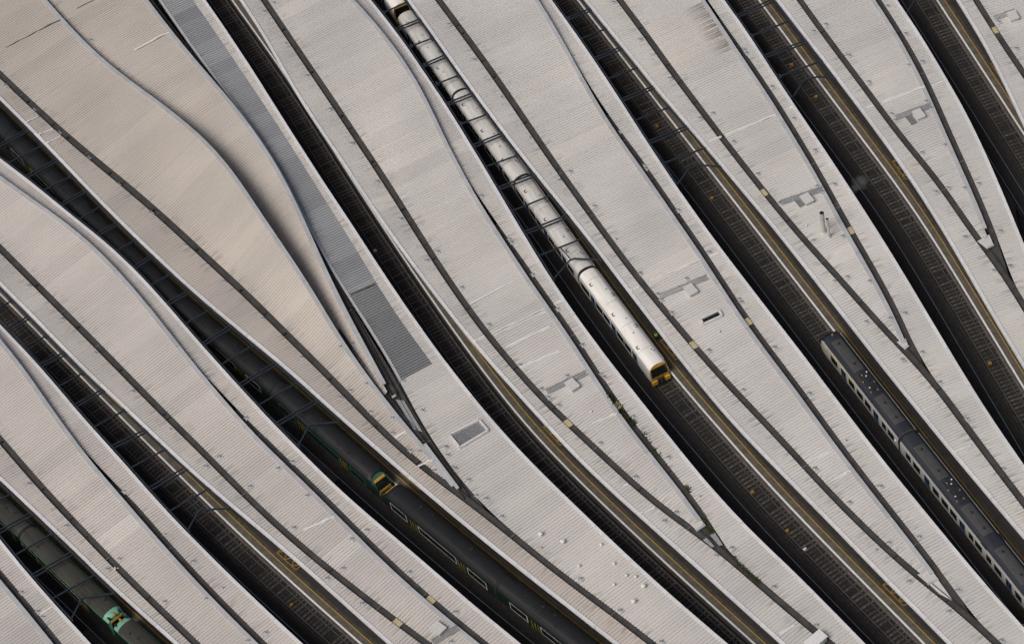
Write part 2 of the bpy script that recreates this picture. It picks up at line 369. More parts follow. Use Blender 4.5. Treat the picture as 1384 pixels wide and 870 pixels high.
C2['F_gut'] = [(357,0),(385,42),(412,82),(445,130),(478,180),(512,230),(549,289),(585,347),(618,397),(658,453),(693,493),(717,522),(743,550),(776,579),(823,623),(857,655),(890,685),(923,708),(950,723),(973,740),(1007,773),(1038,800),(1067,825),(1101,852),(1121,869)]
C2['F_fas'] = [(478,0),(498,20),(522,48),(545,80),(565,110),(582,143),(598,182),(618,220),(638,257),(658,290),(678,320),(693,344),(717,380),(743,417),(770,453),(790,487),(813,523),(833,553),(852,580),(877,610),(900,638),(923,665),(940,690),(952,708)]
C2['F_out'] = [(500,0),(525,28),(558,75),(592,125),(625,177),(658,232),(692,290),(723,342),(757,397),(790,443),(823,487),(857,530),(897,580),(930,622),(963,662),(997,700),(1037,738),(1084,782),(1134,833),(1169,869)]
C2['G_in'] = [(550,0),(578,37),(612,87),(645,132),(693,197),(730,243),(769,290),(807,338),(840,383),(873,425),(907,470),(940,512),(973,553),(997,580),(1034,617),(1084,668),(1134,718),(1184,772),(1234,820),(1281,869)]
C2['G_gut'] = [(593,0),(628,47),(662,93),(693,138),(723,183),(757,233),(798,289),(833,338),(867,383),(903,425),(937,467),(973,508),(1007,543),(1041,578),(1084,625),(1124,670),(1167,712),(1207,750),(1241,782),(1267,800),(1291,815),(1307,830),(1347,869)]
C2['G_fas'] = [(727,0),(747,30),(767,67),(787,103),(807,140),(830,177),(857,213),(887,255),(908,289),(937,327),(960,363),(983,400),(1010,440),(1037,478),(1074,523),(1113,580),(1141,617),(1174,660),(1211,707),(1241,743),(1267,780)]
C2['G_out'] = [(745,0),(773,38),(807,87),(840,138),(873,190),(907,242),(940,289),(973,335),(1007,378),(1037,418),(1084,477),(1131,540),(1161,580),(1201,632),(1251,692),(1301,753),(1334,793),(1384,847)]
C2['H_in'] = [(790,0),(823,42),(857,83),(890,125),(923,163),(957,202),(990,243),(1033,292),(1084,357),(1134,420),(1184,485),(1234,547),(1261,580),(1301,630),(1351,688),(1384,727)]
C2['H_gut'] = [(837,0),(870,42),(903,90),(937,135),(973,183),(1007,227),(1040,268),(1057,290),(1094,333),(1131,372),(1167,413),(1194,446),(1221,472),(1241,490),(1274,530),(1306,578),(1351,637),(1384,680)]
C2['H_fas'] = [(952,0),(970,27),(990,58),(1010,88),(1037,126),(1057,158),(1077,193),(1097,223),(1114,255),(1131,289),(1154,327),(1177,367),(1201,410),(1217,440),(1226,468)]
C2['H_out'] = [(978,0),(1010,43),(1037,86),(1067,133),(1101,182),(1134,232),(1171,289),(1207,345),(1241,403),(1274,458),(1307,513),(1349,580),(1384,627)]
C2['I_in'] = [(1049,0),(1084,45),(1117,88),(1151,132),(1184,177),(1217,222),(1261,289),(1301,357),(1341,427),(1384,497)]
C2['I_gut'] = [(1081,0),(1114,47),(1147,90),(1181,135),(1214,182),(1247,220),(1281,260),(1297,289),(1317,320),(1344,350),(1357,367),(1384,415)]
C2['I_fas'] = [(1182,0),(1207,37),(1227,70),(1247,107),(1264,147),(1281,187),(1301,230),(1327,289),(1337,312),(1342,332)]
C2['I_out'] = [(1211,0),(1241,40),(1267,87),(1294,130),(1317,173),(1341,227),(1367,289),(1384,330)]
C2['J_in'] = [(1292,0),(1321,43),(1351,100),(1384,172)]
C2['J_gut'] = [(1319,0),(1337,30),(1354,57),(1384,100)]
C2['J_fas'] = [(1440,0),(1470,50),(1510,120)]
RISE = {'A': [(0,.3),(80,.2)], 'B': [(0,1.0),(77,.8),(133,.5),(167,.3),(233,.2),(350,.15)],
        'C': [(0,1.0),(100,1.0),(190,.9),(250,.7),(317,.4),(395,.22),(650,.12)],
        'D': [(63,.35),(143,.6),(217,1.6),(297,3.1),(353,3.6),(405,3.0),(458,1.4),(508,.5),(552,.2),(620,.1)],
        'D2': [(200,.4),(257,.7),(310,1.1),(358,1.3),(408,1.3),(442,.9),(485,.5),(532,.2)],
        'F': [(478,1.0),(565,1.0),(618,.7),(657,.45),(717,.25),(950,.1)],
        'G': [(727,.8),(787,.6),(830,.35),(887,.22),(1267,.1)], 'H': [(952,.5),(1010,.3),(1057,.2),(1226,.1)],
        'I': [(1182,.2),(1342,.1)], 'J': [(1440,.15),(1500,.1)]}
CV = {}
for k, p in C2.items():
    isl = k.split('_')[0]
    if k.endswith('_fas'):
        z = [(a, ZB + r) for a, r in RISE[isl]]
        CV[k] = curve(p, z, ext=(True, isl in 'ABCJ'))
    elif k == 'E_gut': CV[k] = curve(p, ZB, ext=(False, False))
    elif k == 'E_grey': CV[k] = curve(p, ZB)
    else: CV[k] = curve(p, ZB)

# ------------------------------------------------------------------ ground, tracks, platforms
gs = 2500
g = link('ground', mesh('ground', [(-gs, -gs, -.36), (gs, -gs, -.36), (gs, gs, -.36), (-gs, gs, -.36)], [(0, 1, 2, 3)], M['ballast_dark'])); tag(g, 'dark oily stone ballast between and under the tracks', kind='structure')

ZP, ZR = .95, .05
# right-hand platform edge of every gap, as seen (white line) or taken from the train standing there
C3 = {
 2: [(0,398),(38,435),(85,485),(130,530),(187,588),(240,640),(300,700),(348,745),(395,788),(440,828),(488,870)],
 4: [(313,0),(350,52),(385,100),(420,155),(462,222),(508,293),(542,345),(580,400),(620,458),(660,512),(695,557),(713,580),(757,625),(823,690),(890,752),(957,814),(1020,870)],
 6: [(780,0),(812,40),(850,90),(895,148),(940,206),(975,250),(1006,290),(1034,327),(1079,385),(1124,443),(1170,503),(1215,560),(1261,618),(1310,680),(1384,772)],
 7: [(1025,0),(1060,47),(1100,102),(1140,155),(1180,208),(1212,250),(1241,290),(1285,362),(1330,436),(1384,525)],
 8: [(1266,0),(1300,53),(1330,98),(1355,137),(1384,182)]}
EDGE = {k: curve(p, ZP, sig=7) for k, p in C3.items()}
HALF = {k: 1.55 for k in range(1, 9)}; HALF[4] = 1.9
TRACK = {}
for k in EDGE: TRACK[k] = offset(EDGE[k], -HALF[k], z=ZR)
def from_roof(pts, z, low=None):
    c = curve(pts, z, sig=9); c[:, 2] = ZR; return c
roof5 = [(545,12),(621,122),(705,237),(792,362),(888,493)]
low5 = [(908,507),(940,543),(973,580),(1006,619),(1040,658),(1100,719),(1150,770),(1200,820),(1249,870)]
e5 = curve(low5, ZP, sig=5, ext=(False, True)); l5 = offset(e5, -HALF[5], z=ZR)
u5 = np.array([unp(x, y, 3.75) for x, y in [(445,-133)] + roof5]); u5[:, 2] = ZR
TRACK[5] = gsmooth(resample(np.vstack([u5[:-1], resample(u5[-2:], 1.0)[:-1], l5[6:]]), 1.0), 6)
TRACK[3] = offset(CV['D_in'], -2.0, z=ZR); TRACK[1] = offset(CV['B_in'], -2.1, z=ZR)
for k in (1, 3): TRACK[k] = gsmooth(TRACK[k], 8)
for k in (1, 3, 5): EDGE[k] = offset(TRACK[k], HALF[k], z=ZP)

HEADS = {1: ('B', 'A'), 2: ('C', 'B'), 3: ('D', 'C'), 4: ('F', 'E'), 5: ('G', 'F'), 6: ('H', 'G'), 7: ('I', 'H'), 8: ('J', 'I')}
GAPNAME = {1: 'the grimy green train at bottom left', 2: 'the empty tracks left of the dark green trains', 3: 'the dark green trains',
           4: 'the single track beside the grey roof', 5: 'the white train', 6: 'the silver and navy train',
           7: 'the empty tracks right of the silver train', 8: 'the empty tracks at top right'}
slm = mesh('sleeper', [(x, y, z) for z in (-.2, 0) for y in (-1.25, 1.25) for x in (-.15, .15)],
           [(0, 2, 3, 1), (4, 5, 7, 6), (0, 1, 5, 4), (2, 6, 7, 3), (0, 4, 6, 2), (1, 3, 7, 5)], M['sleeper'])
def vis(p, m=40):
    q = proj(p); return -m < q[0] < W + m and -m < q[1] < H + m
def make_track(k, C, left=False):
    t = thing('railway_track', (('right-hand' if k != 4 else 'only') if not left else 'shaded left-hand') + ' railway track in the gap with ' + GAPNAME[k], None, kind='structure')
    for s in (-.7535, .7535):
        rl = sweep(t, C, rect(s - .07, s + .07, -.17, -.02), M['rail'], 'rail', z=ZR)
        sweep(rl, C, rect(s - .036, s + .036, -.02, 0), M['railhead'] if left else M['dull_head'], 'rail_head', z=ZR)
    sweep(t, C, rect(-1.22, -1.10, -.10, .07) if not left else rect(-1.22, -1.10, -.10, .07), M['rail'], 'conductor_rail', z=ZR)
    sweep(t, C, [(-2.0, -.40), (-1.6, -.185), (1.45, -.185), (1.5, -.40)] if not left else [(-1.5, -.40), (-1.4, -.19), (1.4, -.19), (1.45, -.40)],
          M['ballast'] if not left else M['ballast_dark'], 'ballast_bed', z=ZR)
    if not left: sweep(t, C, [(1.28, -.40), (1.30, -.15), (1.52, -.12), (1.52, -.40)], M['wall'], 'ballast_shoulder', z=ZR)
    R = resample(C, .66); nn = normals(R, 3); st = MB()
    for p, n in zip(R, nn):
        if not vis((p[0], p[1], 0)): continue
        a = math.atan2(n[1], n[0]) - math.pi / 2
        if not left:
            o = link('sleeper', slm, t); o.location = (p[0], p[1], ZR - .158 + random.uniform(-.03, .006)); o.rotation_euler = (0, 0, a + random.uniform(-.03, .03))
        else:
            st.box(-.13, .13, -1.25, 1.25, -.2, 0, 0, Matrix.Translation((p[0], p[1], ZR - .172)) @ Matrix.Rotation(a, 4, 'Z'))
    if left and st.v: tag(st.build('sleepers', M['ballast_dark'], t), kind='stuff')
    return t
LTRACK = {}
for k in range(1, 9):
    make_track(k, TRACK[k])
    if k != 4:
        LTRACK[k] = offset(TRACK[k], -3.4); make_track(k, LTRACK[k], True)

# platforms: left edge = right-hand side of one gap, right edge = left-hand side of the next
PLAT_L = {'B': 1, 'C': 2, 'D': 3, 'F': 4, 'G': 5, 'H': 6, 'I': 7, 'J': 8}
PLAT_R = {'A': 1, 'B': 2, 'C': 3, 'D': 4, 'F': 5, 'G': 6, 'H': 7, 'I': 8}
PN = {'A': 'at the bottom left corner', 'B': 'under the canopy right of the grimy green train', 'C': 'under the canopy left of the dark green trains',
      'D': 'under the wide canopy right of the dark green trains', 'F': 'under the canopy left of the white train', 'G': 'under the canopy right of the white train',
      'H': 'under the canopy with two silver flues', 'I': 'under the canopy second from top right', 'J': 'at the top right corner'}
PLAT = {}
for c in 'ABCDFGHIJ':
    pt = thing('platform', 'dark asphalt station platform ' + PN[c], None, kind='structure'); PLAT[c] = pt
    if c in PLAT_L:
        e = EDGE[PLAT_L[c]]
        if c in PLAT_R:
            k2 = PLAT_R[c]; r = offset(TRACK[k2], -1.55 - (3.4 if k2 != 4 else 0), z=ZP)
        else: r = offset(e, 12.0)
    else:
        r = offset(TRACK[1], -4.95, z=ZP); e = offset(r, -12.0)
    n = 90
    ee = resample(e, (len(e) - 2) / n)[:n]; rr = resample(r, (len(r) - 2) / n)[:n]; n = min(len(ee), len(rr)); ee, rr = ee[:n], rr[:n]
    V = []; Fc = []
    for a, b in zip(ee, rr): V += [(a[0], a[1], -.4), (a[0], a[1], ZP), (b[0], b[1], ZP), (b[0], b[1], -.4)]
    for i in range(n - 1):
        for j in range(3): Fc.append((4 * i + j, 4 * i + j + 1, 4 * i + j + 5, 4 * i + j + 4))
    link('paving', mesh('paving', [v for i_ in range(n) for v in V[4 * i_ + 1:4 * i_ + 3]], [(2 * i_ + 2, 2 * i_ + 3, 2 * i_ + 1, 2 * i_) for i_ in range(n - 1)], M['asphalt']), pt)
    for q0 in (0, 2):
        link('platform_wall', mesh('platform_wall', [v for i_ in range(n) for v in V[4 * i_ + q0:4 * i_ + q0 + 2]], [(2 * i_ + 2, 2 * i_ + 3, 2 * i_ + 1, 2 * i_) for i_ in range(n - 1)], M['wall']), pt)
    if c in PLAT_L:
        sweep(pt, e, rect(-.06, .16, -.10, .012), M['wline'], 'edge_coping')
        sweep(pt, e, rect(.165, .93, -.05, .008), M['paver'], 'edge_paving')
        sweep(pt, e, rect(.935, 1.05, -.05, .012), M['yline'], 'yellow_line')
        sweep(pt, e, rect(1.055, 1.50, -.05, .008), M['tactile'], 'tactile_paving')
# orange hatched boxes painted on the platforms
def hatching(k, px, py):
    e = EDGE[k]; i = near(e, px, py); n = normals(e, 2)[i]; t = np.array([n[1], -n[0]]); c = e[i]
    m = MB(); Lh = 2.0; y0, y1 = 1.6, 2.8
    P = lambda a, b: (c[0] + t[0] * a + n[0] * b, c[1] + t[1] * a + n[1] * b, ZP + .008)
    seg = [((-Lh, y0), (Lh, y0)), ((-Lh, y0), (-Lh, y1)), ((Lh, y0), (Lh, y1))]
    zz = [(-Lh, y0), (-1.2, y1), (-.4, y0), (.4, y1), (1.1, y0), (Lh, y1)]
    seg += list(zip(zz[:-1], zz[1:]))
    for j, (a, b) in enumerate(seg): m.bar(Vector(P(*a)) + Vector((0, 0, .0012 * j)), Vector(P(*b)) + Vector((0, 0, .0012 * j)), .15, .008)
    return m
for k, x, y, pc in ((2, 375, 770, 'C'), (3, 536, 672, 'D'), (4, 728, 596, 'F'), (5, 895, 480, 'G'), (5, 1192, 812, 'G'), (7, 1205, 232, 'I'), (8, 1333, 105, 'J')):
    hatching(k, x, y).build('hatched_marking', M['oline'], PLAT[pc])

# ------------------------------------------------------------------ canopies
GW = .42
CAN = {}
LBL = {'A': 'corrugated platform canopy cut off by the bottom left corner', 'B': 'pale corrugated platform canopy right of the grimy green train',
 'C': 'pale corrugated canopy between the empty tracks and the dark green trains', 'D': 'widest canopy with high curved roofs and a dark grey ribbed roof strip',
 'F': 'pale canopy left of the white train with a grey hatch and weedy gutter', 'G': 'pale canopy right of the white train with a framed dark skylight',
 'H': 'pale canopy with two tall silver flues right of the silver train tracks', 'I': 'pale canopy ending in a dark gutter fork near the right edge',
 'J': 'canopy cut off by the top right corner with a grey box'}
def columns(par, C, zt):
    for p in C[4::11]:
        m = MB(); m.tube((p[0], p[1], ZP), (p[0], p[1], zt), .16, 8); m.build('column', M['steel'], par)
def gutter(par, C, w=GW, a=None, b=None, dz=0, zc=None):
    C = C.copy(); C[:, 2] = ZB + dz + (0 if zc is None else zc)
    sweep(par, C, [(-w, -.01), (-w, -.36), (w, -.36), (w, -.01), (w - .03, -.01), (w - .03, -.33), (-w + .03, -.33), (-w + .03, -.01)], M['gutter'], 'gutter', a=a, b=b, surf=True)
    i0 = 0 if a is None else near(C, *a); i1 = len(C) if b is None else near(C, *b)
    for i in range(i0 + 6, i1 - 2, 9):
        n = normals(C, 1)[i]; p = C[i]; m = MB(); m.bar((p[0] - n[0] * w, p[1] - n[1] * w, p[2] - .20), (p[0] + n[0] * w, p[1] + n[1] * w, p[2] - .20), .10, .05)
        if random.random() < .55: m.build('gutter_strap', random.choice([M['galv'], M['dark'], M['dark']]), par)
def edge_trim(par, C, side):
    # side=+1: roof lies to the image right of C
    s = side; pieces(par, C, [(0, -.34), (0, .07), (.40 * s, .07), (.40 * s, .0), (.06 * s, .0), (.06 * s, -.34)], M['trim'], 'edge_trim')
def fascia(par, C, a=None, b=None):
    pieces(par, C, [(-.58, -.02), (-.58, .10), (0, .10), (0, -.45), (-.05, -.45), (-.05, 0)], M['fascia'], 'fascia', a=a, b=b, step=9)
def stain(objs, rx, ry):
    # sheets with soot streaks running in from the raised edge
    for o in objs:
        me = o.data; q = proj(np.array([v.co for v in me.vertices])); j = int(np.argmax(q[:, 0]))
        if rx[0] < q[j, 0] < rx[1] and ry[0] < q[j, 1] < ry[1]:
            l = me.uv_layers[0]; a = np.empty(len(me.loops) * 2); l.data.foreach_get('uv', a); a = a.reshape(-1, 2); a[:, 1] = (a[:, 1].max() - a[:, 1]) * .45; l.data.foreach_set('uv', a.ravel())
            me.materials[0] = M['roof_stain']
YEND = {'F': (952, 722), 'G': (1280, 808), 'H': (1226, 478), 'I': (1346, 352)}
for c in 'ABCFGHIJ':
    t = thing('platform_canopy', LBL[c], 'canopy', 'platform canopies'); CAN[c] = t
    rs = RISE[c]
    if c == 'A':
        gut = offset(CV['A_fas'], -9.0, z=ZB); inn = offset(gut, -4.0)
    else: gut, inn = CV[c + '_gut'], CV[c + '_in']
    fas = CV[c + '_fas']
    out = CV[c + '_out'] if c != 'J' else offset(fas, 3.6, z=ZB)
    # left band, dips a little towards the gutter
    gp = proj(gut)[:, 0]; fr = np.interp(gp + 40, [a for a, _ in rs], [b for _, b in rs])
    dip = ZB - .05 - .42 * np.clip(fr - .2, 0, 1)
    edge_trim(t, inn, 1)
    strip(t, gut, offset(inn, .30), offset(gut, -GW, z=dip), M['roof_' + c], 2, flip_v=True)
    gutter(t, gut, zc=dip - ZB + .05); columns(t, gut, ZB - .36)
    # main roof
    ml = offset(gut, GW); ml[:, 2] = ZB + .04 + .10 * np.clip(fr, 0, 1)
    sweep(t, ml, [(0, -.02), (0, -.55), (.04, -.55), (.04, -.02)], M['gutter'], 'gutter_upstand')
    made = strip(t, gut, ml, offset(fas, -.36), M['roof_' + c], 6, ease=1.25, b=YEND.get(c), bow=.05)
    if c == 'H': stain(made, (940, 1000), (5, 85))

    fascia(t, fas)
    # right band
    gapw = .85 * np.clip(1.75 - 2.4 * (fas[:, 2] - ZB), -.5, 1); fo = offset(fas, gapw, z=ZB - .02 + .45 * np.clip(fas[:, 2] - ZB - .3, 0, .8))
    gs0 = np.where(fas[:, 2] - ZB < .45)[0][0]
    if c in YEND:
        j = near(gut, *YEND[c]); tail = offset(gut, GW, z=ZB - .02)[j + 5:]
        bl = gsmooth(resample(np.vstack([fo, tail]), 1.0), 2)
        gutter(t, offset(fas, .42, z=ZB)[gs0:], .44)
    else:
        bl = fo; gutter(t, offset(fas, .42, z=ZB)[gs0:], .44)
    strip(t, out, bl, offset(out, -.30), M['roof_' + c], 2, nsig=10)
    edge_trim(t, out, -1)

# the wide double canopy D/E
t = thing('platform_canopy', LBL['D'], 'canopy', 'platform canopies'); CAN['D'] = t
inn, gut, fas, fas2, ein, eg, eo = (CV[k] for k in ('D_in', 'D_gut', 'D_fas', 'D2_fas', 'E_in', 'E_grey', 'E_out'))
edge_trim(t, inn, 1)
dip = ZB - .05 - .42 * np.clip(np.interp(proj(gut)[:, 0], [0, 250, 420, 560], [.7, 1, .8, 0]), 0, 1)
strip(t, gut, offset(inn, .30), offset(gut, -GW, z=dip), M['roof_vignetted'], 2, flip_v=True)
gutter(t, gut, zc=dip - ZB + .05); columns(t, gut, ZB - .36)
gp = proj(gut)[:, 0]; ml = offset(gut, GW); ml[:, 2] = ZB + .04 + .10 * np.clip(np.interp(gp + 60, [a for a, _ in RISE['D']], [b for _, b in RISE['D']]), 0, 1)
ml[near(gut, 640, 682):, 2] = ZB
sweep(t, ml, [(0, -.02), (0, -.55), (.04, -.55), (.04, -.02)], M['gutter'], 'gutter_upstand')
strip(t, gut, ml, offset(fas, -.36), M['roof_vignetted'], 8, ease=1.35, b=(628, 674))
fascia(t, fas)
d2l = offset(fas, .35); d2l[:, 2] = np.interp(proj(fas)[:, 0], [60, 200, 300, 370, 430, 500], [ZB - .3, ZB - .5, ZB - 1.1, ZB - 1.5, ZB - 1.1, ZB - .3])
strip(t, fas2, d2l, offset(fas2, -.36), M['roof_vignetted'], 10, ease=.72, nsig=10, b=(531, 535))
fascia(t, fas2)
gutter(t, offset(fas, .35, z=ZB), .4, a=(455, 445)); gutter(t, CV['E_gut'], .38, dz=-.02); gutter(t, offset(fas2, .3, z=ZB), .4, b=(300, 120), dz=-.1)
gutter(t, offset(fas2, .40, z=ZB), .4, a=(425, 325), dz=-.06)
sweep(t, ein, [(.03, -.4), (.03, .06), (.36, .06), (.36, -.4)], M['fascia'], 'fascia', b=(540, 512), surf=True)
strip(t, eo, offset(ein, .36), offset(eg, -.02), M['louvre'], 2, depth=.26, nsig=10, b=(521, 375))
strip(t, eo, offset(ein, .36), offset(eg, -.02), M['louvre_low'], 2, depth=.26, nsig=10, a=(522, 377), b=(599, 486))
strip(t, eo, offset(eg, .0), offset(eo, -.30), M['roof'], 2, nsig=10, b=(599, 486))
strip(t, eo, offset(ein, .05), offset(eo, -.30), M['roof'], 4, nsig=10, a=(599, 486))
edge_trim(t, eo, -1); columns(t, offset(eo, -6), ZB - .2)
def fan(par, pts, z, m, name):
    V = [tuple(unp(x, y, z)) for x, y in pts]; n = len(V); V2 = [(a, b, c - .05) for a, b, c in V]
    f = [tuple(range(n)), tuple(range(2 * n - 1, n - 1, -1))] + [(i, i + n, (i + 1) % n + n, (i + 1) % n) for i in range(n)]
    me = mesh(name, V + V2, f, m); o = link(name, me, par); add_surf(V, [tuple(range(n))], par); return o
# pale plates where two gutters run together, and the closing trims of the roof points
fan(CAN['D'], [(535, 540), (546, 541), (571, 583), (560, 580)], ZB - .10, M['grating'], 'junction_plate')
fan(CAN['G'], [(1256, 789), (1268, 783), (1289, 812), (1270, 802)], ZB - .05, M['hatch'], 'junction_plate')
fan(CAN['F'], [(959, 722), (966, 719), (977, 736), (972, 737)], ZB + .03, M['grating'], 'junction_plate')
fan(CAN['F'], [(950, 729), (955, 726), (966, 738), (962, 739)], ZB + .03, M['grating'], 'junction_plate')
for c, q in (('G', [(1243,786),(1274,770),(1314,834),(1297,822)]), ('H', [(1212,470),(1230,452),(1252,502),(1236,491)]), ('I', [(1328,345),(1347,322),(1364,374),(1352,368)]), ('F', [(936,722),(957,698),(988,748),(970,744)]), ('D', [(536,540),(549,536),(664,700),(646,690)])):
    fan(CAN[c], q, ZB - .345, M['gutter'], 'gutter_tray')
for q in ([(470, 455), (500, 455), (545, 525), (525, 545)], [(525, 545), (545, 525), (648, 684), (640, 690)]): fan(CAN['D'], q, ZB - .42, M['gutter'], 'gutter_tray')
for c, q in (('F', [(926, 701), (946, 698), (953, 709), (942, 717)]), ('I', [(1321, 326), (1337, 317), (1343, 331), (1334, 336)]), ('H', [(1212, 462), (1224, 457), (1228, 468), (1223, 472)]), ('G', [(1240, 776), (1258, 768), (1268, 782), (1255, 789)])):
    fan(CAN[c], q, ZB + .06, M['roof_' + c], 'roof_point')
def cap(par, a, b, z=ZB + .02, w=.30):
    m = MB(); m.bar(unp(*a, z), unp(*b, z), w, .2); m.build('end_trim', M['fascia'], par)
cap(CAN['F'], (941, 717), (953, 709)); cap(CAN['G'], (1254, 789), (1268, 782)); cap(CAN['H'], (1223, 471), (1228, 467)); cap(CAN['I'], (1334, 335), (1343, 331))
cap(CAN['D'], (530, 537), (535, 534))
m = MB(); m.bar(unp(574, 600, ZB + .2), unp(619, 660, ZB + .15), .4, .25); m.build('end_trim', M['fascia'], CAN['D'])
# ------------------------------------------------------------------ things fixed to the roofs
bvh = BVHTree.FromPolygons(SURF_V, SURF_F)
def cast(px, py):
    d = Vector(ray(px, py)).normalized(); loc, nor, idx, dist = bvh.ray_cast(Vector(CP), d)
    if loc is None or loc.z < ZB - 1: return Vector(unp(px, py, ZB)), None
    return loc, SURF_O[idx]
def dir_at(p):
    """running direction of the nearest gutter, as an angle"""
    best = None
    for k in CV:
        if k.endswith('_gut'):
            c = CV[k]; d = (c[:, 0] - p[0]) ** 2 + (c[:, 1] - p[1]) ** 2; i = int(np.argmin(d))
            if best is None or d[i] < best[0]:
                j = min(max(i, 1), len(c) - 2); v = c[j + 1] - c[j - 1]; best = (d[i], math.atan2(v[1], v[0]))
    return best[1]
T = lambda tile, pts: [(tile[0] + x / 3, tile[1] + y / 3) for x, y in pts]
t1, t2, t3, t4 = (0, 0), (345, 0), (690, 0), (1034, 0)
t5, t6, t7, t8 = (0, 290), (345, 290), (690, 290), (1034, 290)
t9, t10, t11, t12 = (0, 580), (345, 580), (690, 580), (1034, 580)
# fall-arrest anchors: flat plate, two clamps, an eye post
am = MB(); am.box(-.30, .30, -.24, .24, .03, .075); am.box(-.36, -.22, -.30, .30, 0, .05); am.box(.22, .36, -.30, .30, 0, .05)
am.tube((0, 0, .07), (0, 0, .30), .06, 6, 1); am.tube((-.1, 0, .30), (.1, 0, .30), .05, 6, 1); am.box(-.36, -.22, -.24, .1, .05, .08, 1)
proto_anchor = None
def anchor(px, py):
    global proto_anchor
    loc, own = cast(px, py)
    if own is None: return
    if proto_anchor is None:
        proto_anchor = am.build('roof_anchor', [M['fascia'], M['galv']], own); o = proto_anchor
    else: o = link('roof_anchor', proto_anchor.data, own)
    o.location = loc; o.rotation_euler = (0, 0, dir_at(loc) + random.uniform(-.05, .05))
AN = (T(t1, [(25,350),(137,447),(240,540),(358,642),(480,750),(613,865),(372,165),(485,285)]) +
 T(t2, [(78,15),(37,50),(125,180),(212,310),(305,445),(397,585),(495,738),(788,102),(890,245),(1000,398),(918,797)]) +
 T(t3, [(417,12),(528,163),(648,320),(770,482),(823,462),(908,578),(1005,708),(80,562),(198,733),(245,698),(342,838),(355,408),(447,535),(546,672),(554,686),(682,855),(828,50),(950,206),(959,219)]) +
 T(t4, [(250,103),(343,228),(423,335),(198,130),(498,28),(572,140),(640,253),(587,267),(657,413),(672,440),(733,590),(812,765),(870,748),(640,622),(745,765),(695,780),(1022,200),(950,92),(30,355),(120,483),(205,612),(285,750),(215,757),(230,778),(60,825),(517,465),(530,490)]) +
 T(t5, [(750,125),(908,272),(118,290),(255,425),(390,563),(540,718),(842,660),(1000,825)]) +
 T(t6, [(592,20),(697,188),(742,152),(840,298),(950,448),(1033,103),(1040,114),(350,537),(455,687),(470,802),(388,715),(560,825),(398,525),(30,422),(188,580),(345,743),(600,675),(680,795)]) +
 T(t7, [(430,103),(528,240),(600,325),(612,347),(655,400),(807,553),(950,713),(808,155),(930,345),(937,357),(717,262),(92,245),(193,385),(293,530),(370,648),(381,660),(500,820),(42,612),(128,708),(155,742),(198,775),(232,655)]) +
 T(t8, [(200,108),(337,255),(428,272),(512,423),(285,272),(413,437),(560,590),(318,90),(570,402),(640,560),(710,682),(820,830),(813,93),(932,230),(957,70),(995,210),(42,540),(182,727)]) +
 T(t9, [(122,223),(272,393),(440,568),(490,527),(670,700),(840,688),(88,662),(155,740),(178,762),(505,253),(670,427),(785,537),(905,645),(692,3),(838,153),(893,112),(1017,233),(1010,858)]) +
 T(t10, [(152,133),(457,410),(628,580),(815,742),(95,160),(213,270),(397,445),(358,565),(160,400),(295,605),(437,707),(560,18),(630,87),(670,90),(732,168),(775,73),(782,107),(812,160),(867,207),(900,270),(940,283),(1003,355),(45,825),(798,862)]) +
 T(t11, [(128,483),(287,607),(448,735),(615,862),(513,195),(677,338),(368,57),(628,373),(643,115),(770,275),(900,482),(840,513)]) +
 T(t12, [(330,48),(470,233),(630,438),(785,653),(205,160),(345,298),(505,462),(452,490),(587,618),(748,740),(212,795),(40,640),(962,857),(972,162)]))
for p in AN: anchor(*p)

# pale cover strips across the roofs
def flashing(a, b, w=.30, m='cover', h=.08, name='cover_strip'):
    n = 10; L = []; own = None
    for i in range(n + 1):
        u = i / n; l, o = cast(a[0] + (b[0] - a[0]) * u, a[1] + (b[1] - a[1]) * u)
        if o is not None: L.append(l); own = own or o
    if own is None or len(L) < 2: return
    md = float(np.median([l.z for l in L])); L = [l for l in L if l.z > md - .16 and l.z < md + 1.2] if len(L) > 3 else L
    zz = np.array([l.z for l in L]); zp = np.pad(zz, 2, 'edge'); zz = np.max([zp[i_:i_ + len(zz)] for i_ in range(5)], axis=0) + h * .6
    d = (L[-1] - L[0]); d.z = 0; d.normalize(); s = Vector((-d.y, d.x, 0)) * w / 2
    V = []; Fc = []
    for l, z in zip(L, zz):
        c = Vector((l.x, l.y, z)); V += [c - s, c + s, c + s + Vector((0, 0, -.12)), c - s + Vector((0, 0, -.12))]
    for i in range(len(L) - 1):
        for j in range(4): Fc.append((4 * i + j, 4 * i + (j + 1) % 4, 4 * i + 4 + (j + 1) % 4, 4 * i + 4 + j))
    Fc += [(3, 2, 1, 0), tuple(4 * (len(L) - 1) + j for j in range(4))]
    link(name, mesh(name, V, Fc, M[m]), own)
FL = ([((150,86),(229,44)),((33,167),(57,156)),((52,183),(74,174)),((62,195),(87,182))] +
 [((664,451),(737,417)),((661,457),(738,421)),((642,461),(655,454)),((747,412),(759,406)),((637,410),(693,380)),((678,472),(743,441))] +
 [((871,383),(947,351)),((852,393),(864,387)),((957,347),(972,341))] +
 [((981,183),(1056,152)),((959,191),(975,185)),((1061,149),(1074,144))] +
 [((1192,139),(1250,117)),((1172,146),(1183,142)),((1260,116),(1275,110))] +
 [((801,572),(834,559)),((703,497),(756,474)),((1091,624),(1127,608)),((1120,652),(1150,636)),((865,694),(885,686)),((855,651),(843,656)),((1054,856),(1074,844))] +
 [((54,829),(72,819)),((530,594),(548,583)),((565,631),(585,621)),((155,769),(160,767)),((410,716),(470,690))] +
 [((1205,597),(1225,588)),((1278,615),(1312,602))])
for i, (a, b) in enumerate(FL): flashing(a, b, .16 if i in (4, 5) else random.choice([.26, .32, .38]))

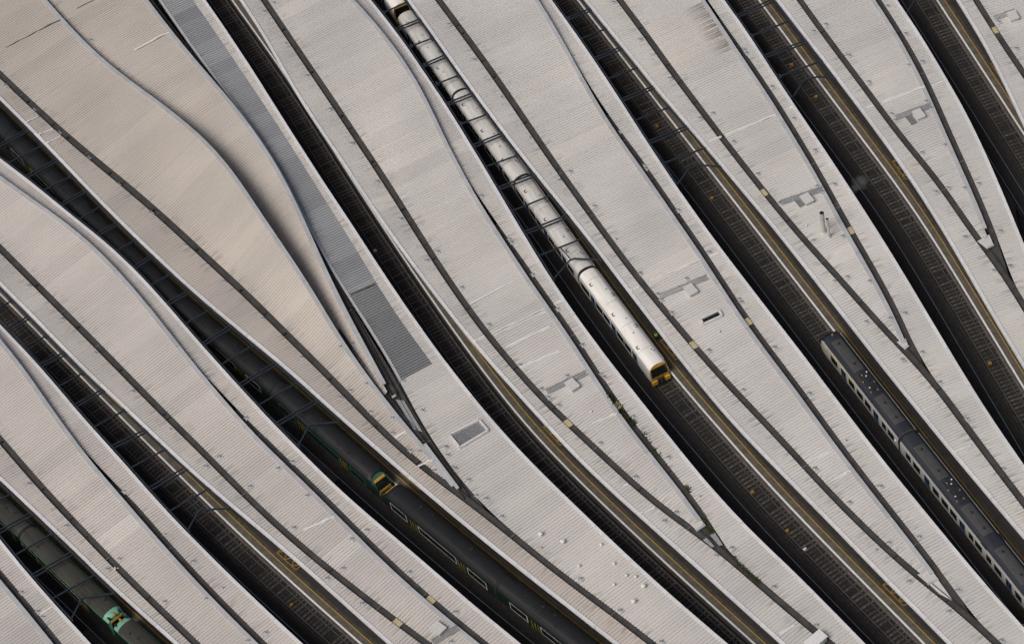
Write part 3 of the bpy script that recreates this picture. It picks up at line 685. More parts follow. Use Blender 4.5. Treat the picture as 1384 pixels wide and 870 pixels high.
flashing((0, 69), (82, 27), .10, 'wall', .03, 'seam'); flashing((92, 18), (132, -2), .10, 'wall', .03, 'seam')
flashing((474, 398), (507, 384), .22, 'gutter', .03, 'seam')
# access hatches with a grated walkway beside them
def walkway(a, b):
    la, o1 = cast(*a); lb, o2 = cast(*b); own = o1 or o2
    z = max(la.z, lb.z) + .12; d = Vector((lb.x - la.x, lb.y - la.y, 0)); L = d.length; ang = math.atan2(d.y, d.x)
    Mx = Matrix.Translation((la.x, la.y, 0)) @ Matrix.Rotation(ang, 4, 'Z'); dz = (lb.z - la.z) / max(L, .1)
    m = MB(); zf = lambda x: la.z + .14 + dz * x
    n = int(L / .22)
    for i in range(n):
        x = i * L / n; m.box(x, x + .12, -.42, .42, zf(x) - .03, zf(x), 0, Mx)
    for s in (-.42, .42):
        v0 = Mx @ Vector((0, s, zf(0))); v1 = Mx @ Vector((L, s, zf(L))); m.bar(v0, v1, .06, .1)
    wk = m.build('walkway', M['grating'], own)
    for x in np.linspace(.2, L - .2, max(3, int(L / 1.1))):
        q = MB()
        for s in (-.42, .42): q.tube(Mx @ Vector((x, s, zf(x) - .15)), Mx @ Vector((x, s, zf(x) + .55)), .025, 5)
        q.build('stanchion', M['hatch'], wk)
def hatch(px, py, sx=1.5, sy=2.0, h=.45, m='hatch'):
    loc, own = cast(px, py)
    if own is None: return
    q = MB(); q.box(-sx / 2 + .1, sx / 2 - .1, -sy / 2 + .1, sy / 2 - .1, -.1, h - .1)
    o = q.build('access_hatch', M['fascia'], own); o.location = loc; o.rotation_euler = (0, 0, dir_at(loc))
    q = MB(); q.box(-sx / 2, sx / 2, -sy / 2, sy / 2, h - .12, h); q.build('lid', M[m], o)
    q = MB(); q.box(-.08, .08, sy / 2, sy / 2 + .08, h - .2, h - .05); q.build('handle', M['galv'], o)
for px, py, a, b in ((774, 523, (739, 530), (793, 504)), (934, 395, (892, 402), (956, 375)), (1091, 272, (1055, 275), (1112, 256)),
                     (1242, 158, (1211, 160), (1259, 143)), (593, 851, (585, 868), (619, 848)), (1369, 25, (1344, 26), (1372, 16))):
    hatch(px, py, 1.8, 1.3, .62); walkway(a, b)
hatch(1232, 163, 1.7, .9, .12, 'galv'); hatch(1081, 274, 1.7, .9, .12, 'galv'); hatch(1103, 869, 1.5, 2.6, .9, 'wline')
# framed skylight
def quad_frame(pts, name, barm, fill, nb, inner):
    L = [cast(*p)[0] for p in pts]; own = cast(*pts[0])[1]; z = max(l.z for l in L) + .18
    c = sum((Vector((l.x, l.y, z)) for l in L), Vector()) / 4; P = [Vector((l.x, l.y, z)) for l in L]
    m = MB()
    for i in range(4): m.bar(P[i], P[(i + 1) % 4], .24, .34)
    fr = m.build(name, M[barm], own)
    Q = [c + (p - c) * .86 for p in P]
    if fill:
        for i in range(nb):
            u0, u1 = i / nb + .012, (i + 1) / nb - .012
            V = [Q[0].lerp(Q[1], u0), Q[0].lerp(Q[1], u1), Q[3].lerp(Q[2], u1), Q[3].lerp(Q[2], u0)]
            V = [v + Vector((0, 0, -.04)) for v in V]; V += [v + Vector((0, 0, -.05)) for v in V]
            link('pane', mesh('pane', V, [(0, 1, 2, 3), (7, 6, 5, 4), (0, 4, 5, 1), (1, 5, 6, 2), (2, 6, 7, 3), (3, 7, 4, 0)], M['glass']), fr)
    else:
        for i in range(nb):
            u = (i + .5) / nb; m = MB(); a = Q[0].lerp(Q[3], u); b = Q[1].lerp(Q[2], u); m.bar(a, b, (Q[3] - Q[0]).length / nb * .55, .06); m.build('blade', M[inner], fr)
        V = [q + Vector((0, 0, -.16)) for q in Q]; link('backing', mesh('backing', V, [(0, 1, 2, 3)], M['dark']), fr)
quad_frame([(947, 433), (972, 421), (976, 428), (951, 440)], 'skylight', 'cover', True, 3, None)
quad_frame([(608, 589), (648, 569), (660, 583), (622, 606)], 'louvre_vent', 'trim', False, 8, 'grating')
# roof vents with caps
def cowl(px, py, s=1.0):
    loc, own = cast(px, py)
    if own is None: return
    q = MB(); q.tube((0, 0, -.1), (0, 0, .45 * s), .13 * s, 8); o = q.build('vent_pipe', M['hatch'], own); o.location = loc
    q = MB(); q.tube((0, 0, .42 * s), (0, 0, .52 * s), .34 * s, 10, r2=.30 * s); q.tube((0, 0, .52 * s), (0, 0, .62 * s), .30 * s, 10, r2=.08 * s); q.build('cap', M['wline'], o)
for x, y in T(t11, [(123,430),(213,460),(540,640),(500,702)]): cowl(x, y, .95)
for x, y in T(t11, [(278,557),(420,547),(470,595),(508,600),(420,632),(368,470)]): cowl(x, y, .62)
for x, y in [(799, 557), (972, 449), (1090, 306)]: cowl(x, y, .5)
# two silver flues
for bx, by, r, h in ((1113.5, 314.5, .30, 3.9), (1120.5, 320.5, .19, 3.6)):
    loc, own = cast(bx, by)
    q = MB(); q.tube((0, 0, -.1), (0, 0, h), r, 16, cap=False); q.tube((0, 0, h), (0, 0, .2), r - .03, 16, 1, cap=False); o = q.build('flue', [M['flue'], M['dark']], own, smooth=True); o.location = loc
    q = MB(); q.tube((0, 0, -.05), (0, 0, .28), r * 1.6, 14, r2=r * 1.15); q.build('base_collar', M['hatch'], o)
# yellow pads across the gutters
for x, y in ((1032, 260), (1150, 313), (938, 467), (1011, 436), (768, 573), (835, 549), (583, 811), (538, 842), (1346, 42)):
    loc, own = cast(x, y)
    if own is None: continue
    q = MB(); q.box(-.62, .62, -.40, .40, 0, .16)
    for s in (-.3, .3): q.box(-.62, .62, s - .03, s + .03, .16, .19)
    o = q.build('gutter_cover', M['pad'], own); o.location = (loc.x, loc.y, ZB - .28); o.rotation_euler = (0, 0, dir_at(loc))
# weeds in the gutters
def weeds(pts, label, n=260, big=0):
    V = []; Fc = []
    c0 = None
    for k in range(n):
        u = random.random() * (len(pts) - 1); i = int(u); f = u - i
        px = pts[i][0] + (pts[i + 1][0] - pts[i][0]) * f + random.gauss(0, 1.6); py = pts[i][1] + (pts[i + 1][1] - pts[i][1]) * f + random.gauss(0, 1.3)
        l, _ = cast(px, py); c0 = c0 or l
        h = random.uniform(.05, .22) * (1 + big * random.random()); a = random.uniform(0, 6.28); w = random.uniform(.04, .11)
        d = Vector((math.cos(a), math.sin(a), 0)); lean = Vector((random.gauss(0, .12), random.gauss(0, .12), h)); s = len(V)
        V += [l - d * w, l + d * w, l + lean + d * w * .6, l + lean * 1.15 - d * w * .5]; Fc.append((s, s + 1, s + 2, s + 3))
    o = link('gutter_weeds', mesh('gutter_weeds', V, Fc, M['weed'])); tag(o, label, 'weeds', 'weeds growing in the gutters')
weeds([(822, 533), (833, 547), (846, 562), (858, 576)], 'bushy green weeds in the gutter beside a yellow gutter cover', 420, 2.2)
weeds([(927, 657), (932, 664)], 'small patch of moss in the gutter just above its fork', 90)
weeds([(949, 700), (957, 712), (962, 720)], 'green moss at the fork of two gutters left of the white train tracks', 220)
weeds([(990, 752), (1003, 767), (1018, 780), (1025, 786)], 'long strip of green moss in the single gutter below the fork', 380)
weeds([(866, 580), (880, 602), (893, 620)], 'thin moss along the gutter below the bushy weeds', 120)

# ------------------------------------------------------------------ steel tie beams across the gaps
ORD = ['first', 'second', 'third', 'fourth', 'fifth', 'sixth', 'seventh', 'eighth', 'ninth', 'tenth', 'eleventh', 'twelfth', 'thirteenth', 'fourteenth', 'fifteenth', 'sixteenth', 'seventeenth', 'eighteenth']
BEAM = {
 1: [('s',0,675,15,667),('d',0,718,43,694),('s',20,750,68,722),('d',45,778,98,747),('s',72,808,127,777)],
 2: [('s',0,415,13,408),('d',12,445,37,430),('s',35,468,60,455),('d',57,493,87,478),('s',80,522,110,505),('d',103,548,138,528),('s',127,577,167,555),('d',150,605,197,582),('s',175,633,223,607),('d',200,662,253,632),('s',227,692,282,660)],
 3: [('d',0,197,35,178),('s',13,220,55,198),('d',35,240,75,218),('s',58,258,93,240),('d',83,277,113,260),('s',108,296,135,280),('d',133,317,158,303),('s',157,340,182,325),('d',182,362,205,347),('s',205,385,230,371),('d',228,410,255,395),('s',252,437,285,418),('d',277,464,312,442),('s',300,492,340,468),('d',325,520,372,492),('s',350,547,400,518),('d',375,573,427,543)],
 5: [('s',520,17,550,3),('d',537,40,567,28),('s',557,62,582,53),('d',575,88,600,77),('s',592,113,618,103),('d',608,140,638,128),('s',625,167,658,155),('d',642,197,678,182),('s',658,225,697,211),('d',677,254,722,237),('s',693,285,742,265),('d',710,315,768,292),('s',730,345,788,322)],
 6: [('d',770,25,797,14),('s',785,53,817,40),('d',805,80,841,65),('s',822,107,863,91),('d',840,136,887,117),('s',858,163,908,144),('d',877,193,932,171),('s',897,221,953,200)],
 7: [('d',998,22,1040,3),('s',1018,48,1066,29),('d',1034,77,1089,57),('s',1056,103,1109,83)]}
BRACE = {1: [(96,837),(110,810),(117,807),(155,801),(100,800)], 2: [(252,720),(267,693),(277,688),(310,687),(255,677)], 3: [(403,603),(417,577),(425,573),(457,570),(400,560)],
         5: [(750,375),(770,352),(782,350),(812,351),(758,335)], 6: [(915,250),(930,230),(946,223),(977,226),(926,210)], 7: [(1073,130),(1086,110),(1107,104),(1134,107),(1084,97)], 8: [(1226,17),(1238,-2),(1252,-8),(1282,-6),(1236,-16)]}
ZT = ZB - .30
TIEGAP = {1: 'the grimy mint train', 2: 'the empty lower left tracks', 3: 'the dark green trains', 5: 'the white train', 6: 'the silver train tracks', 7: 'the upper right tracks', 8: 'the top right tracks'}
for k in range(1, 9):
    R_, L_ = CV[HEADS[k][0] + '_in'], CV[HEADS[k][1] + '_out']
    bl = BEAM.get(k, [])
    for i, (kd, x0, y0, x1, y1) in enumerate(bl):
        a = unp(x0, y0, ZT); b = unp(x1, y1, ZT); d = (b - a) / np.linalg.norm(b - a); a = a - d * .15; b = b + d * .15
        nb = len(bl) - i - 1
        t = thing('steel_tie', '%s steel tie, %s above the forked brace over %s' % ('single' if kd == 's' else 'double', ORD[nb], TIEGAP[k]), 'beam', 'steel tie beams across the track gaps')
        s = np.array([-d[1], d[0], 0])
        for o in ((0,) if kd == 's' else (-.27, .27)):
            m = MB(); m.bar(a + s * o, b + s * o, .16, .2); m.build('bar', M['steel'], t)
        for e in (a, b):
            m = MB(); m.box(-.12, .12, -.40, .40, -.12, .12, 0, Matrix.Translation(e) @ Matrix.Rotation(math.atan2(d[1], d[0]), 4, 'Z')); m.build('end_bracket', M['steel'], t)
    if k in BRACE:
        p = [Vector(unp(x, y, ZT)) for x, y in BRACE[k]]
        t = thing('forked_brace', 'steel forked brace below the ties over ' + GAPNAME[k], 'brace', 'forked braces at the ends of the beam rows')
        q = [p[0], p[1], p[2], p[3]]; m = MB()
        mid = p[1].lerp(p[2], .5) + (p[1] - (p[0] + p[2]) * .5) * .15
        for a, b in ((p[0], p[1]), (p[1], mid), (mid, p[2]), (p[2], p[3])): m.bar(a, b, .17, .2)
        m.build('arm', M['steel'], t)
        m = MB(); m.bar(p[4], p[1].lerp(p[2], .2), .13, .16); m.build('link_bar', M['steel'], t)
    if bl:   # edge tube that carries the beam ends
        for C, s, a, b, own in ((L_, .30, (bl[0][1], bl[0][2]), (BRACE[k][0]), HEADS[k][1]), (R_, -.30, (bl[0][3], bl[0][4]), BRACE[k][3], HEADS[k][0])):
            own = 'D' if own == 'E' else own
            i1 = near(C, *b); cc = offset(C, s, z=ZB - .2)[:i1 + 1]
            sweep(CAN[own], cc, rect(-.09, .09, -.1, .1), M['steel'], 'edge_tube')

# ------------------------------------------------------------------ trains
HALFW = 1.40
SIDE = [(-1.30, .62), (-1.39, .95), (-1.41, 1.6), (-1.41, 2.35), (-1.37, 2.75), (-1.27, 3.05)]
ROOF = [(-1.27, 3.05), (-1.13, 3.30), (-.88, 3.52), (-.52, 3.66), (0, 3.72), (.52, 3.66), (.88, 3.52), (1.13, 3.30), (1.27, 3.05)]
def roofz(y): return float(np.interp(abs(y), [0, .52, .88, 1.13, 1.27], [3.72, 3.66, 3.52, 3.30, 3.05]))
def loft(stn, prof, closed_bottom=False):
    V = []; Fc = []; k = len(prof)
    for (x, sy, dz, rk) in stn:
        for y, z in prof: V.append((x - rk * max(0, z - 1.6) / 2.0, y * sy, z - dz * max(0, (z - 2.2) / 1.5)))
    for i in range(len(stn) - 1):
        for j in range(k - 1): Fc.append((i * k + j, i * k + j + 1, (i + 1) * k + j + 1, (i + 1) * k + j))
    return V, Fc
def carriage(train, L, st, cab=0):
    """cab: +1 cab at +x end, -1 at -x end; st: style dict"""
    h = L / 2; base = [(-h, 1, 0, 0), (h, 1, 0, 0)]
    if cab:
        e = st['nose']; base = [(-h, 1, 0, 0)] + [(h - dx, sy, dz, rk) for dx, sy, dz, rk in e]
    root = None
    left, fl = loft(base, SIDE); right, _ = loft(base, [(-y, z) for y, z in SIDE])
    m = MB(); m.add(left, [f[::-1] for f in fl]); m.add(right, fl)
    c = MB(); full = SIDE[:-1] + ROOF + [(-y, z) for y, z in SIDE[:-1]][::-1]
    Vc, _ = loft(base, full); k = len(full)
    m.add(Vc[:k], [tuple(range(k))])                       # rear wall
    if not cab: m.add(Vc[-k:], [tuple(range(k - 1, -1, -1))])
    body = m.build('carriage', st['body'], train)
    fx = 1 if cab >= 0 else -1
    def sub(mb, name, mm, smooth=False): return mb.build(name, mm, body, smooth)
    r = MB(); rv, rf = loft(base, ROOF); r.add(rv, [f[::-1] for f in rf]); sub(r, 'roof', st['roof'], True)
    if cab:
        c = MB(); c.add([(x + .004, y, z) for x, y, z in Vc[-k:]], [tuple(range(k - 1, -1, -1))]); sub(c, 'cab_front', st['front'])
        st['face'](sub, h, st)
    # floor skirt, underframe, bogies
    u = MB(); u.box(-h + .4, h - .6, -1.15, 1.15, .30, .66); sub(u, 'underframe', M['under'])
    for bx in (-h + 3.1, h - 3.1):
        b = MB(); b.box(bx - 1.5, bx + 1.5, -1.1, 1.1, .28, .52)
        for wx in (bx - 1.1, bx + 1.1):
            for sy in (-.75, .75): b.tube((wx, sy - .07, .46), (wx, sy + .07, .46), .42, 12)
        sub(b, 'bogie', M['under'])
    # doors and windows both sides
    for s in (-1, 1):
        yo = 1.425 * s
        for dx in st['doors']:
            d = MB(); d.box(dx - .62, dx + .62, min(yo, yo - .03 * s), max(yo, yo - .03 * s) + .004, .85, 2.72); sub(d, 'door', st['door'])
            if st.get('door_strip'):
                for q in (-.56, 0, .56): d = MB(); d.box(dx + q - .035, dx + q + .035, min(yo, yo + .022 * s), max(yo, yo + .022 * s), .95, 2.62); sub(d, 'door_edge', st['door_strip'])
            for q in (-.30, .30):
                d = MB(); d.box(dx + q - .2, dx + q + .2, min(yo, yo + .02 * s), max(yo, yo + .02 * s), 1.75, 2.55); sub(d, 'door_window', M['glass'])
        for wx, ww in st['wins']:
            if cab and wx + ww / 2 > h - 1.6: continue
            d = MB()
            if st.get('frame'):
                d.box(wx - ww / 2 - .13, wx + ww / 2 + .13, min(yo, yo + .012 * s), max(yo, yo + .012 * s), 1.26, 2.66); sub(d, 'window_frame', st['frame']); d = MB()
            d.box(wx - ww / 2, wx + ww / 2, min(yo - .02 * s, yo + .02 * s), max(yo - .02 * s, yo + .02 * s), 1.42 if st.get('frame') else 1.52, 2.58); sub(d, 'window', M['glass'])
        if st.get('band'):
            x0, x1, bm = st['band']; d = MB(); d.box(x0 * h, x1 * h - (1.2 if cab else 0), min(1.40 * s, 1.345 * s) , max(1.40 * s, 1.345 * s), 2.66, 2.82); sub(d, 'colour_band', bm)
        d = MB(); d.box(-h + .05, h - (1.0 if cab else .05), min(1.20 * s, 1.33 * s), max(1.20 * s, 1.33 * s), 3.02, 3.10); sub(d, 'rain_strip', st['strip'])
    st['top'](sub, h, cab)
    # gangway at the rear
    def bel(x0, x1):
        V, Fc = loft([(x0, .975, 0, 0), (x1, .975, 0, 0)], [(y, .62 + (z - .62) * .985) for y, z in full]); k_ = len(full)
        g_ = MB(); g_.add(V, [f[::-1] for f in Fc] + [tuple(range(k_)), tuple(range(2 * k_ - 1, k_ - 1, -1))]); sub(g_, 'gangway', M['bellows'])
    bel(-h - .36, -h - .01)
    if not cab: bel(h + .01, h + .11)
    return body
def place(o, C, s, flip):
    """carriage on the track with its middle at arc length s"""
    d = np.r_[0, np.cumsum(np.linalg.norm(np.diff(C[:, :2], axis=0), axis=1))]
    P = lambda q: np.array([np.interp(q, d, C[:, 0]), np.interp(q, d, C[:, 1])])
    a, b = P(s - 7), P(s + 7); c = (a + b) / 2; v = b - a
    o.location = (c[0], c[1], ZR); o.rotation_euler = (0, 0, math.atan2(v[1], v[0]) + (math.pi if flip else 0))
def arc_at(C, px, py, z):
    c = C.copy(); c[:, 2] = z; q = proj(c); d = np.r_[0, np.cumsum(np.linalg.norm(np.diff(C[:, :2], axis=0), axis=1))]
    i = int(np.argmin((q[:, 0] - px) ** 2 + (q[:, 1] - py) ** 2)); 
    # refine along the segment
    best = (1e9, 0)
    for j in (i - 1, i):
        if 0 <= j < len(q) - 1:
            e = q[j + 1] - q[j]; t = np.clip(((px - q[j, 0]) * e[0] + (py - q[j, 1]) * e[1]) / (e @ e), 0, 1); r = q[j] + e * t
            dd = (r[0] - px) ** 2 + (r[1] - py) ** 2
            if dd < best[0]: best = (dd, d[j] + t * (d[j + 1] - d[j]))
    return best[1]

# white train -----------------------------------------------------
def white_face(sub, h, st):
    f = MB(); f.add([(h - .02 - .30 * max(0, z - 1.6) / 2 + .03, y, z) for y, z in ((-1.16, 1.62), (1.16, 1.62), (1.10, 3.02), (-1.10, 3.02))], [(0, 1, 2, 3)]); 
    v = f.v; f = MB(); f.add(v + [(x - .05, y, z) for x, y, z in v], [(0, 1, 2, 3), (7, 6, 5, 4), (0, 4, 5, 1), (1, 5, 6, 2), (2, 6, 7, 3), (3, 7, 4, 0)]); sub(f, 'windscreen', M['glass'])
    for s in (-.42, .42):
        f = MB(); f.bar((h + .03, s, 1.62), (h - .13, s * 1.1, 2.9), .05, .04); sub(f, 'wiper', M['under'])
    for s in (-.95, .95):
        f = MB(); f.box(h, h + .06, s - .24, s + .24, 1.28, 1.5); sub(f, 'headlight', M['galv'])
        f = MB(); f.box(h - .15, h + .32, s - .38, s + .38, .45, 1.08); sub(f, 'bumper', M['cab_yellow'])
    f = MB(); f.box(h - .1, h + .22, -.5, .5, .35, 1.05); f.box(h, h + .5, -.14, .14, .62, .86); sub(f, 'coupler', M['under'])
    f = MB(); f.box(h, h + .02, -1.2, 1.2, 1.22, 1.32); sub(f, 'black_band', M['glass'])
def hatch_ring(sub, x, y, s=.30):
    f = MB(); z = roofz(y) + .012; sl = -.35 * y
    for a in (-s, s): f.box(x + a - .045, x + a + .045, y - s, y + s, z - .03 , z + .03); f.box(x - s, x + s, y + a - .045, y + a + .045, z - .03, z + .035)
    sub(f, 'roof_hatch', M['grey_panel'])
def white_top(sub, h, cab):
    for x, y in ((-7.4, -.72), (-4.2, .70), (-1.0, -.72), (2.4, .70), (5.9, -.72)): hatch_ring(sub, x, y, .24)
    for x in (-8.2, -3.1, 1.6, 6.6):
        f = MB(); ys = np.linspace(-1.2, 1.2, 11); V = [(x + d, y, roofz(y) + e) for e in (.012, -.02) for d in (-.02, .02) for y in ys]; k = 11
        f.add(V, [(j, j + k, j + k + 1, j + 1) for j in range(10)]); sub(f, 'roof_seam', M['grey_panel'])
    for x, y in ((-5.5, .5), (3.4, -.1), (7.2, .55), (7.5, .75), (.6, .3)):
        f = MB(); f.tube((x, y, roofz(y) - .02), (x, y, roofz(y) + .07), .09, 8); sub(f, 'roof_fitting', M['grey_panel'])
WH = dict(body=M['white_body'], roof=M['white_roof'], front=M['cab_yellow'], door=M['door_blue'], strip=M['white_body'],
          doors=(-6.2, -.2, 5.8), wins=((-8.4, 2.4), (-4.3, 1.85), (-2.15, 1.85), (1.75, 1.85), (3.85, 1.85), (7.8, 1.9)), nose=[(.6, 1, 0, 0), (.02, .94, .10, .30)], face=white_face, top=white_top)
def run(label, name, C, s0, sense, n, L, st, cabs, group='trains standing at the platforms', gap=.5):
    """sense -1: cars stretch up the picture from s0, +1 down; cabs: index -> which"""
    t = thing(name, label, 'train', group); s = s0
    for i in range(n):
        c = carriage(t, L, st if i == 0 else dict(st, roof=M['grimy_shaded_white_roof']), 1 if i in cabs else 0)
        # cab faces away from the run at i==0, and outwards at the far end
        mid = s + sense * L / 2
        place(c, C, mid, flip=(sense > 0) if i == 0 or i != n - 1 else (sense < 0))
        s += sense * (L + gap)
    return t
s5 = arc_at(TRACK[5], 888, 497, 3.4)
run('clean white train with a yellow cab front and blue doors', 'passenger_train', TRACK[5], s5, -1, 4, 20.1, WH, (0, 3))
run('white train whose yellow cab shows at the top edge, behind the other white train', 'passenger_train', TRACK[5], s5 - 4 * 20.6 - .9, -1, 1, 20.1, WH, (0,))

# silver and navy train -------------------------------------------
def navy_face(sub, h, st):
    f = MB(); f.box(h - .12, h + .06, -.55, .55, .9, 2.9); sub(f, 'gangway_door', M['navy_roof'])
    for s in (-.98, .98):
        f = MB(); f.box(h - .2, h + .03, s - .3, s + .3, 1.7, 2.6); sub(f, 'windscreen', M['glass'])
        f = MB(); f.box(h - .05, h + .05, s - .2, s + .2, 1.15, 1.4); sub(f, 'headlight', M['galv'])
    f = MB(); f.box(h - .05, h + .35, -.4, .4, .5, .9); sub(f, 'coupler', M['under'])
def navy_top(sub, h, cab):
    def slab(x0, x1, w, z, mm, name='roof_panel'):
        f = MB(); n = 6; ys = np.linspace(-w, w, n + 1)
        V = [(x, y, roofz(y) + z) for x in (x0, x1) for y in ys]; V += [(x, y, roofz(y) - .02) for x in (x0, x1) for y in ys]; k = n + 1
        Fc = [(j, j + k, j + k + 1, j + 1) for j in range(n)]
        Fc += [(j, j + 1, j + 1 + 2 * k, j + 2 * k) for j in range(n)] + [(k + j + 1, k + j, 3 * k + j, 3 * k + j + 1) for j in range(n)]
        Fc += [(0, 2 * k, 3 * k, k), (n, k + n, 3 * k + n, 2 * k + n)]
        f.add(V, Fc); sub(f, name, mm)
    slab(1.7, h - 2.2, .74, .05, M['grey_panel']); slab(-h + 1.6, -3.2, .74, .05, M['grey_panel'])
    slab(-2.7, 1.4, .98, .08, M['navy_roof'], 'equipment_tray')
    f = MB(); f.box(-1.9, -1.1, -.25, .25, 3.72, 3.9); sub(f, 'vent_box', M['under']); f = MB(); f.box(-.6, .2, -.3, .2, 3.72, 3.88); sub(f, 'vent_box', M['under'])
    f = MB(); f.box(-2.4, 1.2, -.04, .04, 3.78, 3.84); f.box(-2.4, 1.2, .45, .52, 3.74, 3.80); sub(f, 'conduit', M['under'])
    for x, y, mm in ((1.0, -.6, 'wline'), (.4, -.2, 'wline'), (.8, .2, 'amber'), (-.2, .6, 'amber'), (-.9, -.6, 'amber'), (-1.5, .4, 'wline'), (-2.2, .6, 'amber'), (-2.3, -.3, 'amber')):
        f = MB(); f.tube((x, y, roofz(y) + .05), (x, y, roofz(y) + .17), .10, 8); sub(f, 'roof_fitting', M[mm])
    for x in (3.0, h - 3.0, -h + 2.6, -4.6):
        f = MB(); f.box(x - .22, x + .22, -.06, .06, 3.74, 3.84); f.box(x - .06, x + .06, -.16, .16, 3.74, 3.83); sub(f, 'lifting_point', M['under'])
    if cab:
        f = MB(); f.box(h - 1.35, h - 1.05, -.1, .06, 3.60, 3.80); sub(f, 'roof_fitting', M['amber'])
NV = dict(body=M['silver_body'], roof=M['navy_roof'], front=M['navy_roof'], door=M['door_blue'], strip=M['silver_body'], doors=(-4.6, 3.6),
          wins=((-8.3, 1.5), (-6.6, 1.0), (-2.6, 1.5), (-.6, 1.5), (1.5, 1.4), (6.0, 1.6), (8.0, 1.1)), nose=[(1.5, 1, 0, 0), (.8, .97, .16, .1), (.25, .90, .5, .3), (.02, .80, .75, .42)], face=navy_face, top=navy_top, band=(.02, .98, M['yellow_band']))
NV2 = dict(NV); NV2['band'] = None
def run2(label, C, s0, sense, n, L, sts, cabs, gap=.5):
    t = thing('passenger_train', label, 'train', 'trains standing at the platforms'); s = s0
    for i in range(n):
        c = carriage(t, L, sts[min(i, len(sts) - 1)], 1 if i in cabs else 0); place(c, C, s + sense * L / 2, flip=(sense > 0)); s += sense * (L + gap)
    return t
s6 = arc_at(TRACK[6], 1121, 449, 2.9)
run2('silver sided train with a navy roof and grey roof panels', TRACK[6], s6, 1, 4, 20.0, [NV, NV2], (0,))

# green trains -----------------------------------------------------
def green_face(sub, h, st):
    f = MB(); V = [(h - .02 - st['rk'] * max(0, z - 1.6) / 2 + .05 - .0, y, z) for y, z in ((-.98, 1.62), (.98, 1.62), (.84, 2.70), (-.84, 2.70))]
    f.add(V + [(x - .1, y, z) for x, y, z in V], [(0, 1, 2, 3), (7, 6, 5, 4), (0, 4, 5, 1), (1, 5, 6, 2), (2, 6, 7, 3), (3, 7, 4, 0)]); sub(f, 'windscreen', M['glass'])
    V = [(h - .02 - st['rk'] * max(0, z - 1.6) / 2 + .06, y, z) for y, z in ((-.86, 2.74), (.86, 2.74), (.8, 2.98), (-.8, 2.98))]
    f = MB(); f.add(V + [(x - .1, y, z) for x, y, z in V], [(0, 1, 2, 3), (7, 6, 5, 4), (0, 4, 5, 1), (1, 5, 6, 2), (2, 6, 7, 3), (3, 7, 4, 0)]); sub(f, 'destination_panel', M['cab_yellow'])
    f = MB(); f.box(h - .05, h + .04, -.9, .9, 1.3, 1.7); sub(f, 'warning_panel', M['cab_yellow'])
    for s in (-.82, .82):
        f = MB(); f.box(h - .1, h + .06, s - .2, s + .2, .98, 1.2); sub(f, 'headlight', M['galv'])
    f = MB(); f.box(h - .05, h + .42, -.3, .3, .5, .85); sub(f, 'coupler', M['under'])
def green_top(sub, h, cab):
    for x in (-5.2, 4.6):
        for dx in (-.9, -.45, 0, .45, .9):
            f = MB(); n = 8; ys = np.linspace(-1.0, 1.0, n + 1); V = []
            for q in (-.05, .05): V += [(x + dx + q, y, roofz(y) + .05) for y in ys]
            for q in (-.05, .05): V += [(x + dx + q, y, roofz(y) - .02) for y in ys]
            k = n + 1; f.add(V, [(j, j + k, j + k + 1, j + 1) for j in range(n)] + [(j, j + 1, j + 1 + 2 * k, j + 2 * k) for j in range(n)] + [(k + j + 1, k + j, 3 * k + j, 3 * k + j + 1) for j in range(n)]); sub(f, 'roof_rib', M['under'])
        f = MB(); f.tube((x, -.45, 3.62), (x, -.45, 3.80), .24, 12); sub(f, 'exhaust', M['under'])
    for x, y in ((0, -.3), (1.5, .5), (-2.4, .4), (7.4, -.2), (-8, .1), (2.6, -.6)):
        f = MB(); f.box(x - .18, x + .18, y - .12, y + .12, roofz(y) - .03, roofz(y) + .07); sub(f, 'roof_fitting', M['under'])
    for y in (-.95, .95):
        f = MB(); f.bar((-h + .3, y, roofz(y) + .02), (h - 1.6, y, roofz(y) + .02), .06, .05); sub(f, 'roof_seam', M['under'])
GN = dict(body=M['green'], roof=M['black_roof'], front=M['mid_green'], rk=1.35, door=M['green'], door_strip=M['door_yellow'], strip=M['black_roof'], doors=(-5.0, 4.4), frame=M['cream'],
          wins=((-8.0, 3.4), (-.3, 7.2), (7.4, 3.0)), nose=[(2.0, 1, 0, 0), (1.0, .97, .10, .55), (.02, .84, .40, 1.35)], face=green_face, top=green_top, band=None)
GN['frame'] = M['cream']
s3 = arc_at(TRACK[3], 526, 655, 2.0)
run2('dark green train under the beams whose yellow topped cab faces down', TRACK[3], s3 - .35, -1, 5, 22.6, [dict(GN, frame=M['mid_green']), GN], (0,))
run2('dark green train with black roof coupled nose to nose below the green cab', TRACK[3], s3 + .35, 1, 4, 22.6, [GN], (0,))
def mint_face(sub, h, st): green_face(sub, h, st)
def mint_top(sub, h, cab):
    ys = np.linspace(-1.12, 1.12, 27)
    for y in ys:
        f = MB(); f.bar((-h + .1, y, roofz(y) + .012), (h - 1.4, y, roofz(y) + .012), .035, .04); sub(f, 'roof_seam', M['grime_roof'])
    for x, y in ((2.2, -.4), (-3.0, .3), (5.5, .2), (-6.6, -.5), (7.0, .5)):
        f = MB(); f.box(x - .13, x + .13, y - .1, y + .1, roofz(y) - .02, roofz(y) + .12); sub(f, 'roof_fitting', M['under'])
MT = dict(GN, body=M['green'], roof=M['grime_roof'], front=M['mint'], rk=.3, strip=M['mid_green'], top=mint_top, face=mint_face, nose=[(1.1, 1, 0, 0), (.5, .98, .1, .1), (.02, .93, .3, .3)])
s1 = arc_at(TRACK[1], 160, 838, 3.0)
